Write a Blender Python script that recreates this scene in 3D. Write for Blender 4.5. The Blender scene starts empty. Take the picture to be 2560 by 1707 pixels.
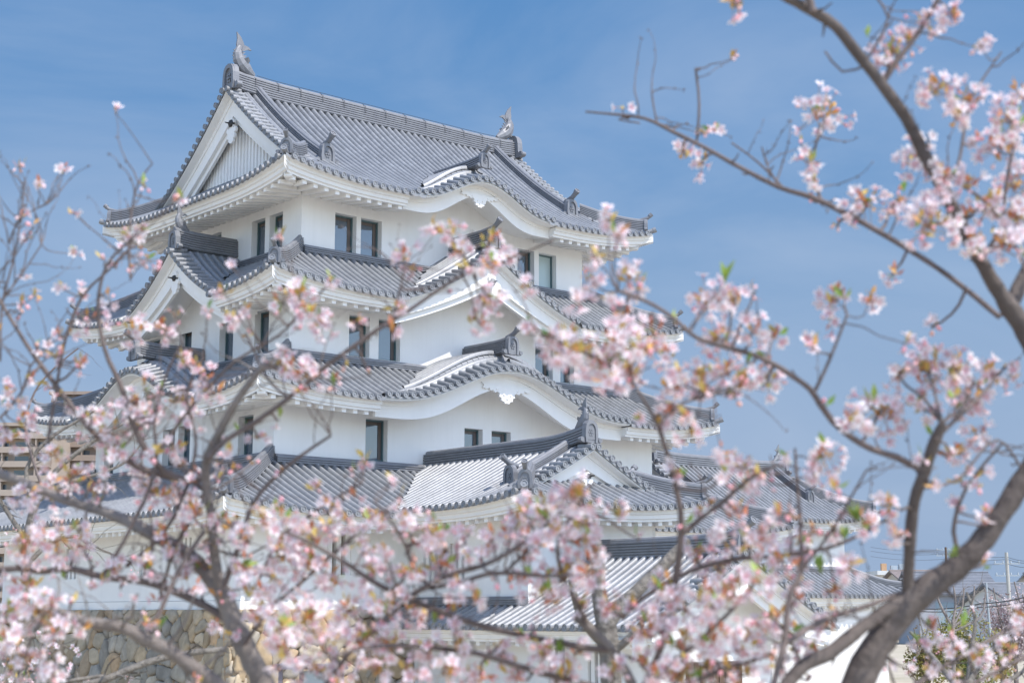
import bpy, math, random
from mathutils import Vector, Matrix, noise
random.seed(7)
SC = bpy.context.scene
COL = SC.collection
PI = math.pi
V3 = Vector

# ------------------------------------------------------------------ camera
CAMP = V3((-37.04, -51.363, 0.0))
YAW, PITCH = math.radians(49.324), math.radians(9.755)
cam = bpy.data.cameras.new('camera')
cam.sensor_width = 36.0
cam.lens = 3941.288 / 2560 * 36.0
cam.clip_start, cam.clip_end = 0.2, 5000
cam.dof.use_dof = True
cam.dof.focus_distance = 62.0
cam.dof.aperture_fstop = 3.7
cam.dof.aperture_blades = 9
camo = bpy.data.objects.new('camera', cam)
COL.objects.link(camo)
camo.location = CAMP
camo.rotation_euler = (PI / 2 + PITCH, 0, YAW - PI / 2)
SC.camera = camo

# ------------------------------------------------------------------ light
SUN = V3((0.17, -0.665, 1.0)).normalized()
EL, AZ = math.asin(SUN.z), math.atan2(SUN.x, SUN.y)
sun = bpy.data.lights.new('sun', 'SUN')
sun.energy = 2.3
sun.angle = math.radians(0.53)
sun.color = (1.0, 0.95, 0.88)
suno = bpy.data.objects.new('sun', sun)
COL.objects.link(suno)
suno.rotation_euler = (-SUN).to_track_quat('-Z', 'Y').to_euler()

SC.view_settings.view_transform = 'Standard'
SC.view_settings.look = 'None'
SC.view_settings.exposure = 1.12
SC.view_settings.gamma = 1.0
SC.render.film_transparent = False
SC.cycles.use_denoising = True
SC.cycles.max_bounces = 8
SC.cycles.diffuse_bounces = 4
SC.cycles.transparent_max_bounces = 8

world = bpy.data.worlds.new('World')
SC.world = world
world.use_nodes = True
NT = world.node_tree
NT.nodes.clear()
def nn(nt, typ, **kw):
    n = nt.nodes.new(typ)
    for k, v in kw.items():
        setattr(n, k, v)
    return n
sky = nn(NT, 'ShaderNodeTexSky', sky_type='NISHITA')
sky.sun_disc = False
sky.sun_elevation = EL
sky.sun_rotation = AZ
sky.altitude = 0
sky.air_density = 1.0
sky.dust_density = 0.8
sky.ozone_density = 3.0
tc = nn(NT, 'ShaderNodeTexCoord')
mp = nn(NT, 'ShaderNodeMapping')
mp.inputs['Rotation'].default_value = (0.0, 0.35, 0.7)
mp.inputs['Scale'].default_value = (2.0, 2.0, 7.0)
nz = nn(NT, 'ShaderNodeTexNoise')
nz.inputs['Scale'].default_value = 1.3
nz.inputs['Detail'].default_value = 7
nz.inputs['Roughness'].default_value = 0.56
nz.inputs['Distortion'].default_value = 0.5
cr = nn(NT, 'ShaderNodeValToRGB')
cr.color_ramp.elements[0].position = 0.40
cr.color_ramp.elements[0].color = (0, 0, 0, 1)
cr.color_ramp.elements[1].position = 0.74
cr.color_ramp.elements[1].color = (1, 1, 1, 1)
mul = nn(NT, 'ShaderNodeMath', operation='MULTIPLY')
mul.inputs[1].default_value = 0.40
# low in the sky a thin even veil hangs in front of the clear blue: its radiance by height above the horizon
STR = 0.15
UNIT = 1.0 / (STR * 2 ** SC.view_settings.exposure)
def lin(c): return tuple((((v / 255 + .055) / 1.055) ** 2.4) * UNIT for v in c) + (1,)
sp = nn(NT, 'ShaderNodeSeparateXYZ')
veil = nn(NT, 'ShaderNodeValToRGB')
cl = veil.color_ramp
stops = [(0.0, (152, 175, 206)), (.10, (152, 177, 209)), (.20, (139, 171, 209)), (.30, (113, 156, 205)), (.38, (94, 144, 199))]
SC_V = 4.0
while len(cl.elements) < len(stops): cl.elements.new(.5)
for e, (p, c) in zip(cl.elements, stops):
    e.position = p
    e.color = tuple(v / SC_V for v in lin(c)[:3]) + (1,)
vs = nn(NT, 'ShaderNodeVectorMath', operation='SCALE')
vs.inputs['Scale'].default_value = SC_V
vf = nn(NT, 'ShaderNodeMapRange')
vf.inputs['From Min'].default_value = .40
vf.inputs['From Max'].default_value = .80
vf.inputs['To Min'].default_value = 1.0
vf.inputs['To Max'].default_value = 0.0
mixv = nn(NT, 'ShaderNodeMix', data_type='RGBA')
mix = nn(NT, 'ShaderNodeMix', data_type='RGBA')
mix.inputs['B'].default_value = lin((190, 206, 230))      # thin cirrus
bg = nn(NT, 'ShaderNodeBackground')
bg.inputs['Strength'].default_value = STR
wo = nn(NT, 'ShaderNodeOutputWorld')
L_ = NT.links.new
L_(tc.outputs['Generated'], sp.inputs['Vector'])
L_(sp.outputs['Z'], veil.inputs['Fac'])
L_(sp.outputs['Z'], vf.inputs['Value'])
L_(veil.outputs['Color'], vs.inputs[0])
L_(tc.outputs['Generated'], mp.inputs['Vector'])
L_(mp.outputs['Vector'], nz.inputs['Vector'])
L_(nz.outputs['Fac'], cr.inputs['Fac'])
L_(cr.outputs['Color'], mul.inputs[0])
# it hangs on the side away from the sun only; toward the sun the sky keeps its full brightness
dt = nn(NT, 'ShaderNodeVectorMath', operation='DOT_PRODUCT')
dt.inputs[1].default_value = (math.cos(YAW), math.sin(YAW), 0)
df = nn(NT, 'ShaderNodeMapRange', interpolation_type='SMOOTHSTEP')
df.inputs['From Min'].default_value = -.10
df.inputs['From Max'].default_value = .55
fm = nn(NT, 'ShaderNodeMath', operation='MULTIPLY')
L_(tc.outputs['Generated'], dt.inputs[0])
L_(dt.outputs['Value'], df.inputs['Value'])
L_(vf.outputs['Result'], fm.inputs[0])
L_(df.outputs['Result'], fm.inputs[1])
L_(fm.outputs[0], mixv.inputs['Factor'])
L_(sky.outputs['Color'], mixv.inputs['A'])
L_(vs.outputs['Vector'], mixv.inputs['B'])
L_(mul.outputs[0], mix.inputs['Factor'])
L_(mixv.outputs['Result'], mix.inputs['A'])
L_(mix.outputs['Result'], bg.inputs['Color'])
L_(bg.outputs['Background'], wo.inputs['Surface'])

# ------------------------------------------------------------------ materials
MATS = {}
def mat(name, col, rough=0.7, spec=0.4, metal=0.0, noise_scale=None, noise_amt=0.12, col2=None,
        bump=0.0, bump_scale=30.0, attr=None, coat=0.0, trans=None, seams=None):
    m = bpy.data.materials.new(name)
    m.use_nodes = True
    nt = m.node_tree
    b = nt.nodes['Principled BSDF']
    b.inputs['Roughness'].default_value = rough
    b.inputs['Metallic'].default_value = metal
    b.inputs['Specular IOR Level'].default_value = spec
    b.inputs['Coat Weight'].default_value = coat
    c = None
    if attr:
        a = nn(nt, 'ShaderNodeAttribute', attribute_name=attr)
        c = a.outputs['Color']
    if noise_scale:
        g = nn(nt, 'ShaderNodeNewGeometry')
        n = nn(nt, 'ShaderNodeTexNoise')
        n.inputs['Scale'].default_value = noise_scale
        n.inputs['Detail'].default_value = 6
        n.inputs['Roughness'].default_value = 0.6
        nt.links.new(g.outputs['Position'], n.inputs['Vector'])
        r = nn(nt, 'ShaderNodeMapRange')
        r.inputs['From Min'].default_value = 0.3
        r.inputs['From Max'].default_value = 0.7
        nt.links.new(n.outputs['Fac'], r.inputs['Value'])
        mx = nn(nt, 'ShaderNodeMix', data_type='RGBA')
        nt.links.new(r.outputs['Result'], mx.inputs['Factor'])
        if c is None:
            d = col2 or tuple(x * (1 - noise_amt) for x in col)
            mx.inputs['A'].default_value = (*col, 1)
            mx.inputs['B'].default_value = (*d, 1)
        else:
            nt.links.new(c, mx.inputs['A'])
            k = nn(nt, 'ShaderNodeMix', data_type='RGBA', blend_type='MULTIPLY')
            k.inputs['Factor'].default_value = 1
            nt.links.new(c, k.inputs['A'])
            k.inputs['B'].default_value = (1 - noise_amt,) * 3 + (1,)
            nt.links.new(k.outputs['Result'], mx.inputs['B'])
        c = mx.outputs['Result']
    if seams:                                  # tile joints: a thin dark line every `seams` metres along the UV v axis
        uv = nn(nt, 'ShaderNodeUVMap')
        sx = nn(nt, 'ShaderNodeSeparateXYZ')
        nt.links.new(uv.outputs['UV'], sx.inputs['Vector'])
        dv = nn(nt, 'ShaderNodeMath', operation='DIVIDE')
        dv.inputs[1].default_value = seams
        fr = nn(nt, 'ShaderNodeMath', operation='FRACT')
        lt = nn(nt, 'ShaderNodeMath', operation='LESS_THAN')
        lt.inputs[1].default_value = 0.05
        nt.links.new(sx.outputs['Y'], dv.inputs[0])
        nt.links.new(dv.outputs[0], fr.inputs[0])
        nt.links.new(fr.outputs[0], lt.inputs[0])
        fl = nn(nt, 'ShaderNodeMath', operation='FLOOR')
        nt.links.new(dv.outputs[0], fl.inputs[0])
        cb = nn(nt, 'ShaderNodeCombineXYZ')
        nt.links.new(fl.outputs[0], cb.inputs['X'])
        nt.links.new(sx.outputs['Z'], cb.inputs['Y'])
        fx = nn(nt, 'ShaderNodeMath', operation='FLOOR')
        nt.links.new(sx.outputs['X'], fx.inputs[0])
        nt.links.new(fx.outputs[0], cb.inputs['Y'])
        wn = nn(nt, 'ShaderNodeTexWhiteNoise', noise_dimensions='2D')
        nt.links.new(cb.outputs['Vector'], wn.inputs['Vector'])
        mr = nn(nt, 'ShaderNodeMapRange')
        mr.inputs['To Min'].default_value = 0.90
        mr.inputs['To Max'].default_value = 1.08
        nt.links.new(wn.outputs['Value'], mr.inputs['Value'])
        vm = nn(nt, 'ShaderNodeVectorMath', operation='SCALE')
        nt.links.new(c, vm.inputs['Vector'])
        nt.links.new(mr.outputs['Result'], vm.inputs['Scale'])
        m2 = nn(nt, 'ShaderNodeMix', data_type='RGBA', blend_type='MULTIPLY')
        nt.links.new(lt.outputs[0], m2.inputs['Factor'])
        nt.links.new(vm.outputs['Vector'], m2.inputs['A'])
        m2.inputs['B'].default_value = (.66, .66, .68, 1)
        c = m2.outputs['Result']
    if c is not None:
        nt.links.new(c, b.inputs['Base Color'])
    else:
        b.inputs['Base Color'].default_value = (*col, 1)
    if bump:
        g2 = nn(nt, 'ShaderNodeNewGeometry')
        n2 = nn(nt, 'ShaderNodeTexNoise')
        n2.inputs['Scale'].default_value = bump_scale
        n2.inputs['Detail'].default_value = 5
        nt.links.new(g2.outputs['Position'], n2.inputs['Vector'])
        bp = nn(nt, 'ShaderNodeBump')
        bp.inputs['Strength'].default_value = bump
        bp.inputs['Distance'].default_value = 0.02
        nt.links.new(n2.outputs['Fac'], bp.inputs['Height'])
        nt.links.new(bp.outputs['Normal'], b.inputs['Normal'])
    if trans:
        out = nt.nodes['Material Output']
        tr = nn(nt, 'ShaderNodeBsdfTranslucent')
        if c is not None:
            nt.links.new(c, tr.inputs['Color'])
        else:
            tr.inputs['Color'].default_value = (*col, 1)
        ms = nn(nt, 'ShaderNodeMixShader')
        ms.inputs['Fac'].default_value = trans
        nt.links.new(b.outputs['BSDF'], ms.inputs[1])
        nt.links.new(tr.outputs['BSDF'], ms.inputs[2])
        nt.links.new(ms.outputs['Shader'], out.inputs['Surface'])
    MATS[name] = m
    return m

PLASTER = mat('plaster', (.84, .832, .815), .92, .2, noise_scale=.5, col2=(.785, .778, .768), bump=.08, bump_scale=14)
def add_streaks(m, amt):
    """faint rain marks running down a wall"""
    nt = m.node_tree
    b = nt.nodes['Principled BSDF']
    src = b.inputs['Base Color'].links[0].from_socket
    g = nn(nt, 'ShaderNodeNewGeometry')
    mp_ = nn(nt, 'ShaderNodeMapping')
    mp_.inputs['Scale'].default_value = (2.6, 2.6, .22)
    n = nn(nt, 'ShaderNodeTexNoise')
    n.inputs['Scale'].default_value = 1.0
    n.inputs['Detail'].default_value = 8
    n.inputs['Roughness'].default_value = .65
    r = nn(nt, 'ShaderNodeMapRange')
    r.inputs['From Min'].default_value = .48
    r.inputs['From Max'].default_value = .78
    r.inputs['To Max'].default_value = amt
    mx = nn(nt, 'ShaderNodeMix', data_type='RGBA')
    mx.inputs['B'].default_value = (.50, .48, .44, 1)
    nt.links.new(g.outputs['Position'], mp_.inputs['Vector'])
    nt.links.new(mp_.outputs['Vector'], n.inputs['Vector'])
    nt.links.new(n.outputs['Fac'], r.inputs['Value'])
    nt.links.new(r.outputs['Result'], mx.inputs['Factor'])
    nt.links.new(src, mx.inputs['A'])
    nt.links.new(mx.outputs['Result'], b.inputs['Base Color'])
add_streaks(PLASTER, .15)
TILE = mat('roof_tile', (.275, .282, .296), .47, .5, metal=.2, noise_scale=1.1, col2=(.215, .222, .236), seams=.30, bump=.06, bump_scale=22)
TILE2 = mat('ridge_tile', (.215, .221, .236), .5, .5, metal=.12, noise_scale=3.0, col2=(.165, .17, .19), bump=.08, bump_scale=18)
FRAME = mat('window_frame', (.085, .145, .16), .45, .5)
GLASS = mat('window_glass', (.075, .105, .14), .04, 1.0, coat=.8)
BLIND = mat('window_blind', (.42, .52, .53), .5, .5, coat=.5)
LINING = mat('lining_wood', (.12, .10, .09), .5, .4, noise_scale=5)
WOOD = mat('dark_wood', (.13, .085, .06), .6, .3, noise_scale=6)
BOSS = mat('boss_metal', (.03, .03, .032), .5, .5)
WIRE = mat('wire', (.06, .06, .065), .5, .5)
STONE = mat('stone', (.4, .38, .34), .9, .2, noise_scale=2.6, noise_amt=.38, attr='tint', bump=.9, bump_scale=7)
MORTAR = mat('stone_gap', (.16, .15, .135), .95, .1, noise_scale=3)
BARK = mat('bark', (.27, .24, .22), .85, .25, noise_scale=9, col2=(.16, .138, .128), bump=.9, bump_scale=26)
DBARK = mat('dark_bark', (.15, .125, .112), .85, .25, noise_scale=7, col2=(.085, .07, .065), bump=.8, bump_scale=22)
GBARK = mat('grey_bark', (.25, .225, .195), .9, .2, noise_scale=16, col2=(.10, .09, .08), bump=1.0, bump_scale=30)
TWIG = mat('twig_bark', (.19, .15, .138), .8, .3, noise_scale=20, col2=(.11, .088, .08))

# ------------------------------------------------------------------ mesh helpers
ORG = {}
class MB:
    def __init__(s):
        s.v, s.f, s.uv, s.sm, s.tint = [], [], [], [], []
        s.cur = None
    def add(s, pts, faces, uvs=None, smooth=False):
        o = len(s.v)
        s.v.extend(tuple(p) for p in pts)
        for i, f in enumerate(faces):
            s.f.append([o + k for k in f])
            s.uv.append([uvs[k] for k in f] if uvs else None)
            s.sm.append(smooth)
            s.tint.append(s.cur)
    def quad(s, a, b, c, d, smooth=False):
        s.add([a, b, c, d], [(0, 1, 2, 3)], None, smooth)
    def box(s, O, X, Y, Z):                      # corner O and three edge vectors
        p = [O, O + X, O + X + Y, O + Y, O + Z, O + X + Z, O + X + Y + Z, O + Y + Z]
        s.add(p, [(0, 3, 2, 1), (4, 5, 6, 7), (0, 1, 5, 4), (1, 2, 6, 5), (2, 3, 7, 6), (3, 0, 4, 7)])
    def cbox(s, c, sx, sy, sz):
        s.box(V3((c[0] - sx / 2, c[1] - sy / 2, c[2] - sz / 2)), V3((sx, 0, 0)), V3((0, sy, 0)), V3((0, 0, sz)))
    def tube(s, path, rad, n=6, cap=True, smooth=True):
        path = [V3(p) for p in path]
        m = len(path)
        if not isinstance(rad, (list, tuple)):
            rad = [rad] * m
        up = V3((0, 0, 1))
        t0 = (path[1] - path[0]).normalized()
        if abs(t0.z) > .9:
            up = V3((1, 0, 0))
        x = t0.cross(up).normalized()
        pts, uvs, ln = [], [], 0
        for i in range(m):
            t = (path[min(i + 1, m - 1)] - path[max(i - 1, 0)])
            t = t.normalized() if t.length > 1e-9 else t0
            x = (x - t * x.dot(t)).normalized()
            y = t.cross(x)
            if i:
                ln += (path[i] - path[i - 1]).length
            for k in range(n):
                a = 2 * PI * k / n
                pts.append(path[i] + x * (rad[i] * math.cos(a)) + y * (rad[i] * math.sin(a)))
        fs = []
        for i in range(m - 1):
            for k in range(n):
                k2 = (k + 1) % n
                fs.append((i * n + k, i * n + k2, (i + 1) * n + k2, (i + 1) * n + k))
        s.add(pts, fs, None, smooth)
        if cap:
            s.add(pts[:n][::-1], [tuple(range(n))])
            s.add(pts[-n:], [tuple(range(n))])
    def sweep(s, path, sec, side=None, cap=True, smooth=False, up=V3((0, 0, 1))):
        # section points (x sideways, z up) carried along a path, kept upright
        path = [V3(p) for p in path]
        m, n = len(path), len(sec)
        pts = []
        for i in range(m):
            t = path[min(i + 1, m - 1)] - path[max(i - 1, 0)]
            if side is None:
                sd = V3((t.y, -t.x, 0)).normalized()
            else:
                sd = side
            for (x, z) in sec:
                pts.append(path[i] + sd * x + up * z)
        fs = []
        for i in range(m - 1):
            for k in range(n):
                k2 = (k + 1) % n
                fs.append((i * n + k, i * n + k2, (i + 1) * n + k2, (i + 1) * n + k))
        s.add(pts, fs, None, smooth)
        if cap:
            s.add(pts[:n][::-1], [tuple(range(n))])
            s.add(pts[-n:], [tuple(range(n))])
    def prism(s, pts2, O, X, Z, Y):              # outline pts2 (x,z) in plane O,X,Z pushed along vector Y
        n = len(pts2)
        A = [O + X * p[0] + Z * p[1] for p in pts2]
        B = [a + Y for a in A]
        s.add(A + B, [tuple(range(n))[::-1], tuple(range(n, 2 * n))] + [(k, (k + 1) % n, n + (k + 1) % n, n + k) for k in range(n)])
    def build(s, name, m, parent=None):
        if not s.f:
            return None
        org = ORG.get(parent.name, V3((0, 0, 0))) if parent else V3((0, 0, 0))
        me = bpy.data.meshes.new(name)
        me.from_pydata([(p[0] - org[0], p[1] - org[1], p[2] - org[2]) for p in s.v], [], s.f)
        me.polygons.foreach_set('use_smooth', s.sm)
        if any(u is not None for u in s.uv):
            ul = me.uv_layers.new(name='UVMap')
            flat = []
            for f, u in zip(s.f, s.uv):
                for k in range(len(f)):
                    flat.extend(u[k] if u else (0.5, 0.5 * .3))
            ul.data.foreach_set('uv', flat)
        if any(t is not None for t in s.tint):
            at = me.attributes.new('tint', 'FLOAT_COLOR', 'FACE')
            flat = []
            for t in s.tint:
                flat.extend((*t, 1) if t else (.4, .4, .4, 1))
            at.data.foreach_set('color', flat)
        me.materials.append(m)
        me.update()
        o = bpy.data.objects.new(name, me)
        COL.objects.link(o)
        if parent:
            o.parent = parent
            ORG[o.name] = org
        else:
            ORG[o.name] = V3((0, 0, 0))
        return o

def tag(o, label=None, cat=None, group=None, kind=None):
    if label: o['label'] = label
    if cat: o['category'] = cat
    if group: o['group'] = group
    if kind: o['kind'] = kind
    return o
def thing(name, loc, label, cat, group=None):
    o = bpy.data.objects.new(name, None)
    COL.objects.link(o)
    o.location = loc
    o.empty_display_size = .3
    ORG[o.name] = V3(loc)
    return tag(o, label, cat, group)
def v2(p, z=0.0):
    return V3((p[0], p[1], z))
# ------------------------------------------------------------------ tiled roofs
RIB, SP = .097, .335
class Side:
    """One roof slope. O: plan point at the middle of the eave, a: along the eave, b: inward; heights are z(s, d)."""
    def __init__(s, O, a, b, s0, s1, z0, prof, lift, hl, hr, dfun, Lc=4.5, Lf=3.2):
        s.O, s.a, s.b, s.s0, s.s1, s.z0, s.prof, s.lift = V3((*O, 0)), V3((*a, 0)), V3((*b, 0)), s0, s1, z0, prof, lift
        s.hl, s.hr, s.dfun, s.Lc, s.Lf = hl, hr, dfun, Lc, Lf
    def e(s, q):
        m = 1e9
        if s.hl: m = min(m, q - s.s0)
        if s.hr: m = min(m, s.s1 - q)
        return m
    def lf(s, q):
        r = 0
        for on, e in ((s.hl, q - s.s0), (s.hr, s.s1 - q)):
            if on: r += s.lift * max(0, 1 - max(e, 0) / s.Lc) ** 2.2
        return r
    def z(s, q, d):
        return s.z0 + s.prof(d) + s.lf(q) * max(0, 1 - d / s.Lf) ** 1.5
    def P(s, q, d, dz=0):
        p = s.O + s.a * q + s.b * d
        p.z = s.z(q, d) + dz
        return p
    def d1(s, q):
        return s.dfun(s.e(q))
    def inv(s, x, y):
        r = V3((x, y, 0)) - s.O
        return r.dot(s.a), r.dot(s.b)
    def zxy(s, x, y, slack=0.0):
        q, d = s.inv(x, y)
        if q < s.s0 - .01 or q > s.s1 + .01 or d < -.01 or d > s.d1(q) + slack:
            return -1e9
        return s.z(q, d)
    def nrm(s, q, d):
        dz = (s.z(q, d + .05) - s.z(q, d - .05)) / .1
        return (V3((0, 0, 1)) - s.b * dz).normalized()

def half_tube(mb, pts, nrms, lat, r, seed, n=5):
    P, U, ln = [], [], 0
    for i, (p, nv) in enumerate(zip(pts, nrms)):
        if i: ln += (p - pts[i - 1]).length
        for k in range(n + 1):
            t = PI * k / n
            P.append(p + lat * (r * math.cos(t)) + nv * (r * math.sin(t) * 1.05 + (.03 if 0 < k < n else -.02)))
            U.append((seed + .5, ln + .02))
    F = []
    w = n + 1
    for i in range(len(pts) - 1):
        for k in range(n):
            F.append((i * w + k, i * w + k + 1, (i + 1) * w + k + 1, (i + 1) * w + k))
    mb.add(P, F, U, True)

def disc(mb, c, fwd, r, n=12):
    """round end tile: raised rim, sunk field, small boss"""
    t = V3((fwd.y, -fwd.x, 0))
    t = t.normalized() if t.length > .01 else V3((1, 0, 0))
    up = t.cross(fwd).normalized()
    if up.z < 0: up = -up
    def ring(rr, off):
        return [c + fwd * off + t * (rr * math.cos(2 * PI * k / n)) + up * (rr * math.sin(2 * PI * k / n)) for k in range(n)]
    R = [ring(r, -.10), ring(r, .03), ring(r * .78, .03), ring(r * .72, .008), ring(r * .34, .008), ring(r * .28, .025)]
    P = [p for q in R for p in q]
    F = []
    for j in range(len(R) - 1):
        for k in range(n):
            F.append((j * n + k, j * n + (k + 1) % n, (j + 1) * n + (k + 1) % n, (j + 1) * n + k))
    F.append(tuple(range((len(R) - 1) * n, len(R) * n)))
    mb.add(P, F, [(.5, .1)] * len(P))

def runs(f, d0, d1, step=.08):
    """stretches of [d0, d1] where f(d) holds"""
    out, cur, n = [], None, max(2, int((d1 - d0) / step))
    for i in range(n + 1):
        d = d0 + (d1 - d0) * i / n
        if f(d):
            if cur is None: cur = [d, d]
            cur[1] = d
        elif cur is not None:
            out.append(cur); cur = None
    if cur is not None: out.append(cur)
    return [c for c in out if c[1] - c[0] > .1]

def tile_slope(mb, sd, other=None, detail=True):
    n = max(2, int(round((sd.s1 - sd.s0 - .12) / SP)))
    ss = [sd.s0 + .06 + (sd.s1 - sd.s0 - .12) * i / n for i in range(n + 1)]
    def vis(q, d):
        if other is None: return True
        p = sd.O + sd.a * q + sd.b * d
        return sd.z(q, d) > other(p.x, p.y) - .03
    for i, q in enumerate(ss):
        dm = sd.d1(q)
        if dm < .12: continue
        for (da, db) in runs(lambda d: vis(q, d), 0, dm):
            k = max(2, int((db - da) / .33) + 1)
            ds = [da + (db - da) * j / k for j in range(k + 1)]
            half_tube(mb, [sd.P(q, d) for d in ds], [sd.nrm(q, d) for d in ds], sd.a, RIB, i)
            if da < .05:
                disc(mb, sd.P(q, -.06, .035), -sd.b, RIB * 1.12)
    st = .27
    for i in range(n):
        qa, qb = ss[i], ss[i + 1]
        qm = (qa + qb) / 2
        da, db = sd.d1(qa), sd.d1(qb)
        m = int(math.ceil(max(da, db) / st))
        for j in range(m):
            lo, hi = j * st, (j + 1) * st
            a0, a1, b0, b1 = min(lo, da), min(hi, da), min(lo, db), min(hi, db)
            if a1 - a0 < .01 and b1 - b0 < .01: continue
            if not vis(qm, (lo + min(hi, max(da, db))) / 2): continue
            # each pan tile: dished, its lower edge lifted over the one below
            A, B = sd.P(qa, a0, .035), sd.P(qb, b0, .035)
            M = sd.P(qm, (a0 + b0) / 2, -.012)
            C, D = sd.P(qb, b1, .0), sd.P(qa, a1, .0)
            N = sd.P(qm, (a1 + b1) / 2, -.05)
            drop = -.055 if j == 0 else -.03
            A2, M2, B2 = sd.P(qa, a0, drop), sd.P(qm, (a0 + b0) / 2, drop - .02 - (.03 if j == 0 else 0)), sd.P(qb, b0, drop)
            mb.add([A, M, B, C, N, D, A2, M2, B2], [(0, 1, 4, 5), (1, 2, 3, 4), (6, 7, 1, 0), (7, 8, 2, 1)])

def in_gap(q, gaps):
    return any(g0 < q < g1 for g0, g1 in gaps)

def eave_white(mb, sd, ov, gaps=(), sect=None, slope=.16, raf=True):
    """plastered fascia, soffit and rafter ends below one slope"""
    sec = [(.0, -.07), (.20, -.08), (.20, -.20), (.28, -.22), (.28, -.34), (.36, -.36), (.36, -.43)]
    # split into spans between gaps
    cuts = [sd.s0] + sorted(x for g in gaps for x in g) + [sd.s1]
    spans = [(cuts[i], cuts[i + 1]) for i in range(0, len(cuts), 2)]
    def zs(q, d):
        return sd.z(q, 0) - sd.lf(q) * min(1, max(0, d) / ov) * .8
    for (qa, qb) in spans:
        if qb - qa < .2: continue
        n = max(2, int((qb - qa) / .35))
        rows = []
        full = sec + [(ov + .02, -.43 + slope * (ov - .36))]
        for i in range(n + 1):
            q = qa + (qb - qa) * i / n
            e = max(sd.e(q), 0)
            row = []
            for (d, dz) in full:
                dd = min(d, e)
                p = sd.O + sd.a * q + sd.b * dd
                p.z = zs(q, dd) + dz
                row.append(p)
            rows.append(row)
        w = len(full)
        P = [p for r in rows for p in r]
        F = []
        for i in range(n):
            for k in range(w - 1):
                F.append((i * w + k, (i + 1) * w + k, (i + 1) * w + k + 1, i * w + k + 1))
        mb.add(P, F)
        for q, flip in ((qa, 0), (qb, 1)):       # end caps at a gap
            if sd.e(q) > .3:
                r = rows[0] if not flip else rows[-1]
                top = [p.copy() for p in r]
                for p in top: p.z = max(p.z, r[0].z)
                c = r + [top[-1]]
                mb.add(c, [tuple(range(len(c)))])
        if not raf: continue
        m = int((qb - qa) / .46)
        for i in range(m + 1):
            q = (qa + qb) / 2 + (i - m / 2) * .46
            e = sd.e(q)
            if e < .65 or q < qa + .15 or q > qb - .15: continue
            d0, d1 = .46, min(ov + .02, e - .05)
            if d1 - d0 < .15: continue
            w2 = .085
            def pt(qq, d, dz):
                p = sd.O + sd.a * qq + sd.b * d
                p.z = zs(q, d) - .43 + slope * (d - .36) + dz
                return p
            P = [pt(q - w2, d0, .01), pt(q + w2, d0, .01), pt(q + w2, d0, -.14), pt(q - w2, d0, -.14),
                 pt(q - w2, d1, .01), pt(q + w2, d1, .01), pt(q + w2, d1, -.14), pt(q - w2, d1, -.14)]
            mb.add(P, [(0, 1, 2, 3), (4, 7, 6, 5), (0, 3, 7, 4), (1, 5, 6, 2), (3, 2, 6, 7), (0, 4, 5, 1)])

def hip_rafter(mb, corner, inward, L, zc, drop=.42):
    t = V3((inward[0], inward[1], 0)).normalized()
    sd = V3((t.y, -t.x, 0))
    P = []
    for (d, z0, z1) in ((.62, zc - .42, zc - .66), (.68, zc - .42, zc - .70), (L * .55, zc - .60, zc - .74)):
        for x in (-.14, .14):
            for z in (z0, z1):
                p = V3((corner[0], corner[1], z)) + t * d + sd * x
                P.append(p)
    F = [(0, 1, 3, 2)]
    for i in range(2):
        o = 4 * i
        F += [(o, o + 4, o + 5, o + 1), (o + 2, o + 3, o + 7, o + 6), (o, o + 2, o + 6, o + 4), (o + 1, o + 5, o + 7, o + 3)]
    mb.add(P, F)

def ridge_section(w, h, n, r):
    """half width, body height, number of thin courses, radius of the capping tile"""
    L = []
    ch = h / n
    for i in range(n):
        z = i * ch
        L += [(w - .045, z + .0), (w - .045, z + ch * .30), (w, z + ch * .38), (w - .004, z + ch * .98)]
        w -= .006
    L += [(w - .05, h), (r, h + .01)]
    for k in range(1, 6):
        t = PI * k / 6
        L.append((r * math.cos(t), h + .01 + r * math.sin(t) * 1.05))
    L2 = [(-x, z) for (x, z) in L if True]
    half = L[:4 * n + 2]
    return half + L[4 * n + 2:] + [(-x, z) for (x, z) in reversed(half)]

def ridge(mb, path, w=.2, h=.34, n=3, r=.10):
    mb.sweep(path, ridge_section(w, h, n, r))

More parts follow.
